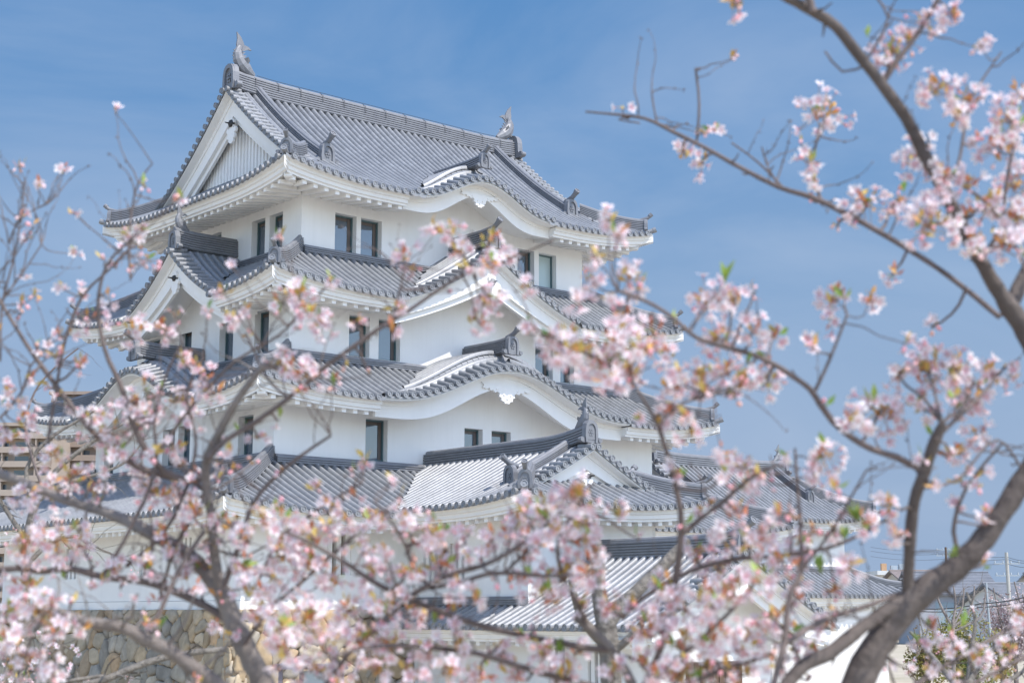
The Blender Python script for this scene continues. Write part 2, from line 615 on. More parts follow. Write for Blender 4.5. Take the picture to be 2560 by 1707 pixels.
ONI = [(.26, 0), (.44, .0), (.50, .07), (.47, .17), (.38, .20), (.335, .15), (.30, .24), (.285, .5), (.245, .66), (.15, .76), (0, .80)]
def oni(mb, pos, fwd, k=1.0, horn=True, hn=.42, cap=True):
    """ridge-end tile: arched plate with curled feet, sunk face with a crest, and a round horn tile above"""
    f = V3((fwd[0], fwd[1], 0)).normalized()
    t = V3((-f.y, f.x, 0))
    Z = V3((0, 0, 1))
    out = [(x * k, z * k) for (x, z) in ONI] + [(-x * k, z * k) for (x, z) in reversed(ONI[:-1])]
    pos = V3(pos)
    mb.prism(out, pos - f * .12 * k, t, Z, f * .15 * k)
    # raised rim
    inn = [(.17, .0), (.19, .12), (.185, .46), (.15, .57), (.08, .64), (0, .655)]
    rim_o = [(.27, .0), (.30, .24), (.28, .5), (.24, .65), (.145, .745), (0, .785)]
    I = [(x * k, z * k) for x, z in inn] + [(-x * k, z * k) for x, z in reversed(inn[:-1])]
    Oo = [(x * k, z * k) for x, z in rim_o] + [(-x * k, z * k) for x, z in reversed(rim_o[:-1])]
    n = len(I)
    P = []
    for ring, off in ((Oo, .03), (Oo, .085), (I, .085), (I, .03)):
        P += [pos + t * x + Z * z + f * off * k for x, z in ring]
    F = []
    for j in range(3):
        for q in range(n - 1):
            F.append((j * n + q, j * n + q + 1, (j + 1) * n + q + 1, (j + 1) * n + q))
    mb.add(P, F)
    # crest: six petals round a boss
    c = pos + Z * .36 * k + f * .03 * k
    for j in range(6):
        a = 2 * PI * j / 6
        q = c + t * (.085 * k * math.cos(a)) + Z * (.105 * k * math.sin(a))
        mb.tube([q, q + f * .03 * k], .04 * k, 6)
    mb.tube([c, c + f * .045 * k], .042 * k, 6)
    for sg in (1, -1):                        # curls
        q = pos + t * (.43 * sg * k) + Z * .10 * k
        mb.tube([q - f * .1 * k, q + f * .06 * k], .085 * k, 8)
    if horn:
        a = pos - f * .35 * k + Z * .74 * k
        b = pos + f * .05 * k + Z * .84 * k
        c = pos + f * hn * k + Z * 1.06 * k
        mb.tube([a, b, (b + c) / 2 + Z * -.01, c], [.10 * k] * 3 + [.115 * k], 10)
        d = (c - b).normalized()
        disc(mb, c, d, .125 * k, 10)

def tip_tile(mb, p, out):
    """small round tile that pokes out of an eave corner"""
    o = V3((out[0], out[1], 0)).normalized()
    p = V3(p)
    a, b, c = p - o * .5 + V3((0, 0, -.02)), p - o * .12, p + o * .12 + V3((0, 0, .09))
    mb.tube([a, b, c], [.10, .10, .105], 10)
    disc(mb, c, (c - b).normalized(), .115, 10)
    t = V3((o.y, -o.x, 0))
    q = p - o * .05 + V3((0, 0, -.12))
    mb.add([q - t * .16 - o * .4, q + t * .16 - o * .4, q + o * .06 + V3((0, 0, .08)), q - t * .16 - o * .4 + V3((0, 0, -.1)), q + t * .16 - o * .4 + V3((0, 0, -.1)), q + o * .04],
           [(0, 1, 2), (3, 5, 4), (0, 2, 5, 3), (1, 4, 5, 2)])

class Onis(list):
    """ridge-end tiles, each an object of its own once its roof exists"""
    def put(s, *a): s.append(a)
    def build(s, parent):
        for a in s:
            m = MB()
            oni(m, *a)
            m.build('ridge_end_tile', TILE2, parent)

def hip(mb, mo, mt, sd, left, e1, k=.72, e0=.22, w=.18, h=.44, n=6):
    """hip ridge from just inside an eave corner up to e1, with its end tile and tip tile"""
    q0, sg = (sd.s0, 1) if left else (sd.s1, -1)
    path = []
    for i in range(13):
        e = e0 + (e1 - e0) * i / 12
        path.append(sd.P(q0 + sg * e, e, .03))
    ridge(mb, path, w, h, n, .095)
    ou = -(sd.a * sg + sd.b).normalized()
    mo.put(path[0] + ou * .03 + V3((0, 0, -.02)), ou, k, True, .30)
    tip_tile(mt, sd.P(q0 + sg * .02, .02, .05), ou)

# ---- gables -------------------------------------------------------------
def gable_pts(W, step):
    n = max(4, int(W / step))
    return [W * i / n for i in range(n + 1)]

class Gable:
    """pitched or cusped gable: C front centre (plan), a lateral, b inward, half width W, profile zp(|s|), length L"""
    def __init__(g, C, a, b, W, zp, L, rise=0.0):
        g.C, g.a, g.b, g.W, g.zp, g.L, g.rise = V3((*C, 0)), V3((*a, 0)), V3((*b, 0)), W, zp, L, rise
    def zt(g, s, t):
        """surface height: behind the verge the tiles swell up toward the ridge"""
        if not g.rise: return g.zp(abs(s))
        x, k = min(abs(s) / g.W, 1), min(max((t - .25) / .65, 0), 1)
        return g.zp(abs(s)) + g.rise * (1 - x * x) ** .9 * k * k * (3 - 2 * k)
    def P(g, s, t, dz=0):
        p = g.C + g.a * s + g.b * t
        p.z = g.zt(s, t) + dz
        return p
    def zxy(g, x, y):
        r = V3((x, y, 0)) - g.C
        s, t = r.dot(g.a), r.dot(g.b)
        if abs(s) > g.W or t < -.3 or t > g.L: return -1e9
        return g.zt(s, t)
    def nrm(g, s):
        h = .03
        sl = (g.zp(min(abs(s) + h, g.W)) - g.zp(max(abs(s) - h, 0))) / (2 * h)
        return (V3((0, 0, 1)) - g.a * (math.copysign(1, s) * sl)).normalized()

def gable_tiles(mb, g, main, t0=.55):
    nrib = int((g.L - t0) / SP)
    ts = [t0 + SP * i for i in range(nrib + 1)]
    S = gable_pts(g.W, .25)
    def vis(s, t):
        p = g.C + g.a * s + g.b * t
        return g.zt(s, t) > main(p.x, p.y) - .03
    for sg in (1, -1):
        for i, t in enumerate(ts):
            pts = [s for s in S if s > .1]
            keep = []
            for s in pts:
                if vis(s * sg, t): keep.append(s)
                else: break
            if len(keep) > 1:
                half_tube(mb, [g.P(s * sg, t) for s in keep], [g.nrm(s * sg) for s in keep], g.b, RIB, i)
        tt = [-.02] + ts
        for i in range(len(tt) - 1):
            ta, tb = tt[i], tt[i + 1]
            for j in range(len(S) - 1):
                sa, sb = S[j] * sg, S[j + 1] * sg
                if not vis((sa + sb) / 2, (ta + tb) / 2): continue
                A, B, C, D = g.P(sb, ta, .03), g.P(sb, tb, .03), g.P(sa, tb, 0), g.P(sa, ta, 0)
                mb.add([A, B, C, D, g.P(sb, ta, -.02), g.P(sb, tb, -.02)], [(0, 1, 2, 3), (4, 5, 1, 0)])

def gable_edge(mb, g, depth=.50, step=.33, smin=.12):
    """row of short round tiles along the verge, their discs facing out"""
    acc, s, last = 0, smin, None
    pos = []
    ds = .02
    need = 0
    while s <= g.W - .05:
        if need <= 0:
            pos.append(s); need = step
        sl = (g.zp(min(s + ds, g.W)) - g.zp(s)) / ds
        need -= math.hypot(ds, sl * ds)
        s += ds
    for sg in (1, -1):
        for i, s in enumerate(pos):
            nv = g.nrm(s * sg)
            lat = g.b.cross(nv).normalized()
            p0, p1 = g.P(s * sg, -.20, .04), g.P(s * sg, depth, .07)
            half_tube(mb, [p0, (p0 + p1) / 2, p1], [nv] * 3, lat, RIB * .96, i, 6)
            disc(mb, p0 + nv * .03, -g.b, RIB * 1.12)
        S = gable_pts(g.W, .2)
        for j in range(len(S) - 1):
            a0, b0 = g.P(S[j] * sg, -.17, .0), g.P(S[j + 1] * sg, -.17, .0)
            z = V3((0, 0, -.085))
            mb.add([a0, b0, b0 + z, a0 + z, a0 + g.b * .62, b0 + g.b * .62, a0 + g.b * .62 + z, b0 + g.b * .62 + z], [(0, 1, 2, 3), (0, 1, 5, 4)])

def bargeboard(mb, g, hb, t0=.22, th=.13, top=-.09, s_end=None, lip=True, hb2=None, t2=None, soffit=None):
    W = s_end or g.W
    t2 = t2 or t0 + .14
    S = gable_pts(W, .12)
    S = [-s for s in reversed(S[1:])] + S
    def band(ta, tb, ztop, hfun):
        n = len(S)
        P = []
        for s in S:
            x = abs(s) / W
            zt = g.zp(min(abs(s), g.W)) + ztop
            zb = zt - hfun(x)
            for (t, z) in ((ta, zt), (ta, zb), (tb, zb), (tb, zt)):
                p = g.C + g.a * s + g.b * t
                p.z = z
                P.append(p)
        F = []
        for i in range(n - 1):
            for k in range(4):
                F.append((i * 4 + k, i * 4 + (k + 1) % 4, (i + 1) * 4 + (k + 1) % 4, (i + 1) * 4 + k))
        F += [(0, 1, 2, 3), tuple((n - 1) * 4 + k for k in (3, 2, 1, 0))]
        mb.add(P, F)
    band(t0, t0 + th, top, hb)
    band(-.12, t0 - .002, top + .02, lambda x: .06)
    if lip:
        band(t0 - .05, t0, top + .0, lambda x: hb(x) * .30)
    if hb2:
        band(t2, t2 + .12, top - .05, hb2)
    if soffit:
        n = len(S)
        P = []
        for s in S:
            for t in (t0 + th, soffit):
                p = g.C + g.a * s + g.b * t
                p.z = g.zp(min(abs(s), g.W)) - .30
                P.append(p)
        mb.add(P, [(2 * i, 2 * i + 1, 2 * i + 3, 2 * i + 2) for i in range(n - 1)], None, True)

def gable_face(mb, g, t, zbase, drop=.28, W=None):
    """wall filling a gable at depth t, from zbase up to just under the roof"""
    W = W or g.W
    S = gable_pts(W, .2)
    S = [-s for s in reversed(S[1:])] + S
    P = []
    for s in S:
        z = g.zp(abs(s)) - drop
        for zz in (min(zbase, z), z):
            p = g.C + g.a * s + g.b * t
            p.z = zz
            P.append(p)
    mb.add(P, [(2 * i, 2 * i + 2, 2 * i + 3, 2 * i + 1) for i in range(len(S) - 1)])

def scroll_shape(kind):
    if kind == 'fish':     # triangular gable pendant: neck, two curls, lobed foot
        h = [(.0, .50), (.10, .46), (.16, .36), (.12, .24), (.10, .14), (.18, .10), (.28, .14), (.33, .06), (.30, -.04), (.22, -.08),
             (.26, -.16), (.24, -.26), (.16, -.30), (.17, -.38), (.09, -.44), (0, -.47)]
    else:                  # wide pendant of a cusped gable
        h = [(0, .12), (.3, .16), (.62, .13), (.95, .16), (1.22, .22), (1.10, .10), (1.18, .02), (1.0, -.02), (.86, .03), (.80, -.07),
             (.66, -.04), (.58, -.13), (.46, -.08), (.36, -.14), (.38, -.26), (.28, -.28), (.27, -.40), (.15, -.42), (.10, -.50), (0, -.49)]
    return h + [(-x, z) for x, z in reversed(h[1:] if h[-1][0] != 0 else h[1:-1])]

def pendant(mb, g, z, t, kind='fish', k=1.0):
    o = g.C + g.b * t
    o.z = z
    pts = [(x * k, zz * k) for x, zz in scroll_shape(kind)]
    mb.prism(pts, o - g.b * .10, g.a, V3((0, 0, 1)), g.b * .10)
    if kind != 'fish':
        q = o - g.b * .10 + V3((0, 0, -.02))
        for x, zz in ((-.16, -.16), (.16, -.16), (0, -.3), (-.5, .03), (.5, .03)):
            c = q + g.a * x * k + V3((0, 0, zz * k))
            mb.tube([c, c - g.b * .03], [.05 * k, .035 * k], 8)

def boss(mb, g, z, t, r=.13):
    o = g.C + g.b * (t - .12)
    o.z = z
    mb.tube([o + g.b * .1, o - g.b * .03, o - g.b * .07, o - g.b * .11], [r, r, r * .55, .03], 6)
    mb.tube([o - g.b * .1, o - g.b * .26], [.035, .02], 5)

def fish(mb, pos, inward, k=1.0):
    """dolphin-like ridge ornament: head down on the ridge, body curving up, forked tail on top"""
    f = V3((inward[0], inward[1], 0)).normalized()
    t = V3((-f.y, f.x, 0))
    Z = V3((0, 0, 1))
    pos = V3(pos)
    line = [(.66, .02, .10, .09), (.50, .10, .17, .15), (.30, .22, .24, .21), (.10, .38, .27, .22), (-.03, .58, .25, .19), (-.08, .78, .19, .15), (-.05, .94, .14, .11), (.02, 1.08, .10, .08)]
    n = 10
    P = []
    for i, (x, z, ra, rb) in enumerate(line):
        a, b = line[max(i - 1, 0)], line[min(i + 1, len(line) - 1)]
        d = V3((b[0] - a[0], 0, b[1] - a[1])).normalized()
        m = V3((d.z, 0, -d.x))
        for q in range(n):
            an = 2 * PI * q / n
            rr = ra * (1 + .10 * ((q + i) % 2))
            lx, ly, lz = x + m.x * rr * math.cos(an), rb * math.sin(an), z + m.z * rr * math.cos(an)
            P.append(pos + f * lx * k + t * ly * k + Z * lz * k)
    F = []
    for i in range(len(line) - 1):
        for q in range(n):
            F.append((i * n + q, i * n + (q + 1) % n, (i + 1) * n + (q + 1) % n, (i + 1) * n + q))
    F.append(tuple(range(n))[::-1])
    F.append(tuple(range((len(line) - 1) * n, len(line) * n)))
    mb.add(P, F)
    def plate(pts, y0=-.03, y1=.03, tilt=0):
        O = pos + t * y0 * k
        mb.prism([(x * k, z * k) for x, z in pts], O, f, Z, t * (y1 - y0) * k + f * tilt)
    plate([(-.12, .90), (-.16, 1.15), (-.13, 1.38), (-.16, 1.64), (.03, 1.46), (.14, 1.28), (.20, 1.12), (.14, .98)])
    plate([(.04, .95), (.08, 1.10), (.20, 1.16), (.36, 1.13), (.50, 1.02), (.34, 1.02), (.22, .95), (.12, .90)], -.05, .02)
    for i in range(6):                        # dorsal spikes on the outer back and inner belly
        z = .2 + .12 * i
        x = -.26 + .02 * abs(i - 3)
        plate([(x + .06, z), (x - .07, z + .10), (x + .06, z + .11)], -.02, .02)
    for i in range(5):
        z = .42 + .12 * i
        x = .36 - .06 * i
        plate([(x - .05, z), (x + .07, z + .11), (x - .05, z + .11)], -.02, .02)
    for sg in (1, -1):                        # side fins
        O = pos + t * (.14 * sg * k)
        mb.add([O + f * .25 * k + Z * .3 * k, O + f * .02 * k + Z * .52 * k, O + t * (.16 * sg * k) + f * .22 * k + Z * .62 * k, O + t * (.10 * sg * k) + f * .34 * k + Z * .5 * k],
               [(0, 1, 2), (0, 2, 3), (0, 3, 1), (1, 3, 2)])

# ---- walls and windows ----------------------------------------------------
def wall_face(mb, O, a, n, s0, s1, z0, z1, holes=(), depth=.34):
    """plaster wall in plane through O, outward normal n, with reveals cut for the windows"""
    O, a, n = V3((*O, 0)), V3((*a, 0)), V3((*n, 0))
    xs = sorted({s0, s1, *[h[0] for h in holes], *[h[1] for h in holes]})
    zs = sorted({z0, z1, *[h[2] for h in holes], *[h[3] for h in holes]})
    def pt(s, z, d=0):
        p = O + a * s - n * d
        p.z = z
        return p
    for i in range(len(xs) - 1):
        for j in range(len(zs) - 1):
            cx, cz = (xs[i] + xs[i + 1]) / 2, (zs[j] + zs[j + 1]) / 2
            if any(h[0] < cx < h[1] and h[2] < cz < h[3] for h in holes): continue
            mb.quad(pt(xs[i], zs[j]), pt(xs[i + 1], zs[j]), pt(xs[i + 1], zs[j + 1]), pt(xs[i], zs[j + 1]))
    for (h0, h1, a0, a1) in [h[:4] for h in holes]:
        for (p, q) in (((h0, a0), (h1, a0)), ((h1, a0), (h1, a1)), ((h1, a1), (h0, a1)), ((h0, a1), (h0, a0))):
            mb.quad(pt(*p), pt(*q), pt(*q, depth), pt(*p, depth))

def window(root, O, a, n, h, depth=.34, glass=None):
    O, a, n = V3((*O, 0)), V3((*a, 0)), V3((*n, 0))
    s0, s1, z0, z1 = h
    def pt(s, z, d):
        p = O + a * s - n * d
        p.z = z
        return p
    m = MB()
    w = .055
    for (x0, x1, y0, y1) in ((s0, s0 + w, z0, z1), (s1 - w, s1, z0, z1), (s0 + w, s1 - w, z1 - w, z1), (s0 + w, s1 - w, z0, z0 + w * 1.3)):
        m.box(pt(x0 + .002, y0 + .002, depth), a * (x1 - x0 - .004), n * .09, V3((0, 0, y1 - y0 - .004)))
    win = m.build('window', FRAME, root)
    mg = MB()
    g = depth - .025
    mg.quad(pt(s0 + .01, z0 + .01, g), pt(s1 - .01, z0 + .01, g), pt(s1 - .01, z1 - .01, g), pt(s0 + .01, z1 - .01, g))
    mg.build('glass', glass or GLASS, win)
    if glass is None:                           # timber lining seen just inside the pane
        mi = MB()
        x = s1 - w - .15
        mi.box(pt(x, z0 + .06, g - .004), a * .13, n * .012, V3((0, 0, z1 - z0 - .12)))
        mi.box(pt(s0 + w + .01, z1 - w - .12, g - .004), a * (s1 - s0 - 2 * w - .18), n * .012, V3((0, 0, .11)))
        mi.build('timber_lining', LINING, win)
    ms = MB()
    ms.box(pt(s0 + .003, z0 - .035, .01), a * (s1 - s0 - .006), n * .03, V3((0, 0, .03)))
    ms.build('sill', PLASTER, win)
    return win

def slit_window(root, O, a, n, h, depth=.3, bars=2):
    O, a, n = V3((*O, 0)), V3((*a, 0)), V3((*n, 0))
    s0, s1, z0, z1 = h
    def pt(s, z, d):
        p = O + a * s - n * d
        p.z = z
        return p
    m = MB()
    bw = (s1 - s0) / (2 * bars + 1)
    for i in range(bars + 1):
        x = s0 + bw * (.35 + 2 * i * .92)
        m.box(pt(x, z0, depth - .02), a * bw * .95, n * .2, V3((0, 0, z1 - z0)))
    w = m.build('window', PLASTER, root)
    mg = MB()
    mg.quad(pt(s0, z0, depth - .01), pt(s1, z0, depth - .01), pt(s1, z1, depth - .01), pt(s0, z1, depth - .01))
    mg.build('shutter', WOOD, w)
    return w
# ------------------------------------------------------------------ assembled roofs
def rot90(v): return (-v[1], v[0])
def skirt_sides(A, B, z0, prof, lift, DA, DB, C=(0, 0)):
    cx, cy = C
    mk = lambda O, a, b, S, D: Side(O, a, b, -S, S, z0, prof, lift, True, True, lambda e, D=D: min(e, D))
    return [mk((cx, cy - B), (1, 0), (0, 1), A, DB), mk((cx - A, cy), (0, -1), (1, 0), B, DA),
            mk((cx, cy + B), (-1, 0), (0, -1), A, DB), mk((cx + A, cy), (0, 1), (-1, 0), B, DA)]

def skirt_roof(root, sides, ov, D, gaps, others, zflash, wallh):
    """lean-to roof running round a storey"""
    mb, mw, mr, mo = MB(), MB(), MB(), Onis()
    for i, sd in enumerate(sides):
        tile_slope(mb, sd, others.get(i))
        eave_white(mw, sd, ov, gaps.get(i, ()))
        hip(mr, mo, mb, sd, True, D - .05)
        # flashing course along the wall
        h = wallh[i % 2]
        for (q0, q1) in [(-h - .02, h + .02)]:
            path = [sd.P(q0 + (q1 - q0) * k / 10, sd.dfun(1e9) - .14, .02) for k in range(11)]
            ridge(mr, path, .17, .22, 3, .07)
        c = sd.P(sd.s0, 0)
        hip_rafter(mw, c, sd.a + sd.b, ov * 1.414, c.z)
    roof = mb.build('roof', TILE, root)
    mw.build('eave', PLASTER, roof)
    mr.build('ridge', TILE2, roof)
    mo.build(roof)
    return roof

def dormer(root, g, main, kind, hb, wt, zbase, rh=.5, rn=5, k=.85, ridgeL=None, fishy=False, hexgrey=False, hb2=None, pk=1.0, pz=0, facew=None, t0=.22):
    """a gable set on a roof: tiles, verge, ridge, boards, carved pendant"""
    mb, mw, mr, mo, mp = MB(), MB(), MB(), Onis(), MB()
    gable_tiles(mb, g, main)
    gable_edge(mb, g)
    for sg in (1, -1):                          # the verge rib behind the short tiles
        S = [s for s in gable_pts(g.W, .25) if s > .1]
        half_tube(mb, [g.P(s * sg, .58, .05) for s in S], [g.nrm(s * sg) for s in S], g.b, RIB * 1.05, 3)
    part = mb.build('dormer_roof', TILE, root)
    bargeboard(mw, g, hb, t0=t0, hb2=hb2, soffit=wt)
    mw.build('bargeboard', PLASTER, part)
    mf = MB()
    gable_face(mf, g, wt - .004, zbase, W=facew)
    mf.build('gable_wall', PLASTER, part)
    L = ridgeL or g.L
    ap = g.zp(0)
    path = [g.P(0, max(.9, .05 + (L - .05) * i / 8), -.04 + .08 * max(0, 1 - i / 3) ** 2) for i in range(9)]
    for i, q in enumerate(path):
        c_ = g.P(0, .05 + (L - .05) * i / 8)
        q.x, q.y = c_.x, c_.y
    ridge(mr, path, .2, rh, rn, .10)
    mr.build('ridge', TILE2, part)
    p = g.P(0, .9, -.12)
    p.x, p.y = g.P(0, .05).x, g.P(0, .05).y
    mo.put(p, -g.b, k * (rh + .45) / .8, not fishy, .38)
    mo.build(part)
    if fishy:
        m = MB()
        q = g.P(0, .9, rh + .0)
        q.x, q.y = g.P(0, .25).x, g.P(0, .25).y
        fish(m, q, g.b, .62)
        m.build('fish_ornament', TILE2, part)
    if kind == 'fish':
        z = ap - .09 - hb(0) * 1.02 + pz
        pendant(mp, g, z - .18 * pk, .24, 'fish', pk)
        m = MB()
        boss(m, g, z + .02 * pk, .24, .13 * pk)
        m.build('boss', TILE2 if hexgrey else BOSS, part)
    else:
        pendant(mp, g, ap - .09 - hb(0) * 1.0 + .02 + pz, t0 + .02, 'wide', pk)
    mp.build('pendant', PLASTER, part)
    return part

def irimoya(root, C, ax, A, B, z0, prof, gi, lift, ends, ov, rh, rn, gaps={}, other=None, fishk=0, onik=1.0, sori=.12,
            slats=True, kuda=1.45, kuda_d=1.75, hb=.50, pend=1.0, wires=False, hipk=.72, inset=.75, ridge_span=None, bossmat=None, kh=.40):
    ay = rot90(ax)
    X, Y, C3 = V3((*ax, 0)), V3((*ay, 0)), V3((*C, 0))
    pl = lambda x, y: tuple((C3 + X * x + Y * y)[:2])
    neg = lambda v: (-v[0], -v[1])
    long_d = lambda e: e if e < gi else B
    end_d = lambda e: min(e, gi + inset)
    S1 = Side(pl(0, -B), ax, ay, -A, A, z0, prof, lift, -1 in ends, 1 in ends, long_d)
    S2 = Side(pl(0, B), neg(ax), neg(ay), -A, A, z0, prof, lift, 1 in ends, -1 in ends, long_d)
    sides = [S1, S2]
    if -1 in ends: sides.append(Side(pl(-A, 0), neg(ay), ax, -B, B, z0, prof, lift, True, True, end_d))
    if 1 in ends: sides.append(Side(pl(A, 0), ay, neg(ax), -B, B, z0, prof, lift, True, True, end_d))
    mb, mw, mr, mo, mx = MB(), MB(), MB(), Onis(), MB()
    for i, sd in enumerate(sides):
        tile_slope(mb, sd, other.get(i) if isinstance(other, dict) else other)
        eave_white(mw, sd, ov, gaps.get(i, ()))
        if sd.hl:
            hip(mr, mo, mb, sd, True, gi + .45, hipk)
            c = sd.P(sd.s0, 0)
            hip_rafter(mw, c, sd.a + sd.b, ov * 1.414, c.z)
        elif sd.hr and i < 2:
            pass
    for sd in sides[:2]:
        for e, on in ((-1, sd.hl), (1, sd.hr)):
            if not on: continue
            q = (sd.s0 + gi + kuda) if e < 0 else (sd.s1 - gi - kuda)
            path = [sd.P(q, d, .02) for d in [kuda_d + (B - kuda_d) * i / 14 for i in range(15)]]
            ridge(mr, path, .19, kh, 5, .10)
            mo.put(path[0] - sd.b * .05 + V3((0, 0, -.06)), -sd.b, 1.0 * onik, True, .36)
            if e > 0 or not sd.hl or True:
                # verge rib pair between the descending ridge and the gable
                pass
    x0, x1 = (-(A - gi) if -1 in ends else -A), ((A - gi) if 1 in ends else A)
    if ridge_span: x0, x1 = ridge_span
    zr = z0 + prof(B)
    n = 24
    path = []
    for i in range(n + 1):
        x = x0 + (x1 - x0) * i / n
        u = 0
        if 1 in ends: u = max(u, 1 - (x1 - x) / 2.5)
        if -1 in ends: u = max(u, 1 - (x - x0) / 2.5)
        p = C3 + X * x
        p.z = zr - .06 + sori * max(0, u) ** 2
        path.append(p)
    ridge(mr, path, .24, rh, rn, .12)
    roof = mb.build('roof', TILE, root)
    mw.build('eave', PLASTER, roof)
    mr.build('ridge', TILE2, roof)
    if wires:
        for i in range(1, 14):
            x = x0 + (x1 - x0) * i / 14
            p = C3 + X * x
            p.z = zr - .06
            mx.tube([p - Y * .262 + V3((0, 0, rh * .6)), p - Y * .25 + V3((0, 0, rh)), p + V3((0, 0, rh + .155)), p + Y * .25 + V3((0, 0, rh)), p + Y * .262 + V3((0, 0, rh * .6))], .012, 4)
        mx.tube([q + V3((0, 0, rh + .19)) for q in path[2:-2]], .011, 4)
        mx.build('lightning_wire', WIRE, roof)
    for e in ends:
        gC = pl(e * (A - gi), 0)
        b = neg(ax) if e > 0 else ax
        a = ay if e > 0 else neg(ay)
        g = Gable(gC, a, b, B - gi + .35, lambda s: z0 + prof(max(B - s, 0)), 1.0)
        m = MB()
        gable_edge(m, g, .42)
        for sg in (1, -1):
            S = [s for s in gable_pts(g.W, .25) if s > .1]
            half_tube(m, [g.P(s * sg, .52, .05) for s in S], [g.nrm(s * sg) for s in S], g.b, RIB * 1.05, 3)
        part = m.build('verge', TILE, root)
        m = MB()
        bargeboard(m, g, lambda x: hb * (1.15 + .65 * (1 - x) ** 2), hb2=lambda x: hb * (1.5 + .65 * (1 - x) ** 2), soffit=inset, s_end=B - gi + .1)
        m.build('bargeboard', PLASTER, part)
        m = MB()
        gable_face(m, g, inset, z0 + prof(gi + inset) - .3)
        if slats:
            W = B - gi
            k = int(2 * W / .24)
            for i in range(k + 1):
                s = -W + 2 * W * i / k
                zt = g.zp(abs(s)) - .32
                zb = z0 + prof(gi + inset) - .2
                if zt - zb < .2: continue
                o = g.C + g.a * (s - .05) + g.b * (inset - .06)
                o.z = zb
                m.box(o, g.a * .10, g.b * .058, V3((0, 0, zt - zb)))
        m.build('gable_wall', PLASTER, part)
        m = MB()
        z = zr - .09 - hb * 2.5
        pendant(m, g, z - .25 * pend, .24, 'fish', pend)
        m.build('pendant', PLASTER, part)
        m = MB()
        boss(m, g, z + .04 * pend, .24, .15 * pend)
        m.build('boss', bossmat or BOSS, part)
        p = g.P(0, .04, sori - .16)
        mo.put(p, -g.b, onik * (rh + .42) / .8, False)
        if fishk:
            m = MB()
            fish(m, g.P(0, .42, sori + rh - .03), g.b, fishk)
            m.build('fish_ornament', TILE2, root)
    mo.build(roof)
    def zf(x, y):
        return max(sd.zxy(x, y) for sd in sides)
    return roof, sides, zf

# ------------------------------------------------------------------ the castle keep
keep = thing('castle_keep', (0, 0, .1), 'tall white castle keep with four tiers of grey tiled roofs and fish ornaments', 'castle')
# storeys: half size, overhang, heights
H4, H3, H2, H1 = (6.9, 4.7), (7.85, 5.57), (8.98, 6.54), (11.5, 8.9)
A4, B4 = 9.0, 6.79
A3, B3, A2, B2, A1, B1 = 9.863, 7.597, 10.91, 8.534, 13.2, 10.6
p4 = lambda d: .50 * d + .0315 * d * d
p3 = lambda d: .55 * d + .024 * d * d
p2 = lambda d: .48 * d + .020 * d * d
p1 = lambda d: .42 * d + .012 * d * d
Z4, Z3, Z2, Z1 = 15.05, 10.95, 7.14, 3.05
R3 = skirt_sides(A3, B3, Z3, p3, .46, A3 - H4[0], B3 - H4[1])
R2 = skirt_sides(A2, B2, Z2, p2, .46, A2 - H3[0], B2 - H3[1])
R1 = skirt_sides(A1, B1, Z1, p1, .42, A1 - H2[0], B1 - H2[1])
zmax = lambda S: (lambda x, y: max(sd.zxy(x, y) for sd in S))
bell = lambda x: (.5 + .5 * math.cos(PI * min(x, 1))) ** 1.4
tri = lambda x: .62 * x + .38 * x * x
G3 = Gable((0, -7.28), (1, 0), (0, 1), 4.3, lambda s: 11.0 + 2.17 * tri(1 - min(s, 4.3) / 4.3), 2.58, .42)
G3L = Gable((-9.58, -.2), (0, -1), (1, 0), 3.25, lambda s: 11.05 + 2.08 * tri(1 - min(s, 3.25) / 3.25), 2.68, .16)
K2 = Gable((0, -8.34), (1, 0), (0, 1), 5.85, lambda s: 7.24 + 1.46 * bell(s / 5.85), 2.77, .70)
K2L = Gable((-10.72, .35), (0, -1), (1, 0), 4.7, lambda s: 7.22 + 1.34 * bell(s / 4.7), 2.87, .58)
K4 = Gable((.1, -6.60), (1, 0), (0, 1), 3.6, lambda s: 15.13 + 1.05 * bell(s / 3.6), 3.6, .66)

UW = -2.5                                       # axis of the wing and the gatehouse
WA, WB, WZ = 7.6, 4.1, 3.22
pw = lambda d: .40 * d + .020 * d * d
WC = (UW, -16.5 + WA)

# walls with windows; s runs along each face
front4 = [(-5.45, -4.5, 12.95, 14.4), (-4.3, -3.35, 12.95, 14.4), (3.35, 4.25, 12.95, 14.4), (4.5, 5.45, 12.95, 14.4)]
left4 = [(1.3, 2.25, 12.95, 14.45), (2.55, 3.45, 12.95, 14.45), (-1.85, -.92, 12.95, 14.5)]
front3 = [(-5.35, -4.45, 9.02, 10.5), (-4.05, -3.08, 9.02, 10.5), (3.52, 4.45, 9.02, 10.5), (4.85, 5.6, 9.02, 10.45)]
left3 = [(3.27, 4.22, 9.06, 10.6), (.82, 1.8, 9.06, 10.6), (-2.2, -1.25, 9.06, 10.65), (-4.7, -3.72, 9.06, 10.6)]
front2 = [(-5.25, -4.3, 5.22, 6.69), (-.82, .05, 5.22, 6.69), (.48, 1.42, 5.22, 6.69)]
left2 = [(4.25, 5.22, 5.18, 6.65), (.05, .92, 5.18, 6.68), (-1.1, -.2, 5.18, 6.65), (-5.8, -5.0, 5.18, 6.3)]
front1 = [(-8.35, -7.4, 1.2, 2.54), (5.2, 6.2, 1.2, 2.5)]
left1 = [(2.3, 3.2, 1.2, 2.25), (5.0, 5.8, 1.2, 2.4), (-3.4, -2.5, 1.2, 2.3)]
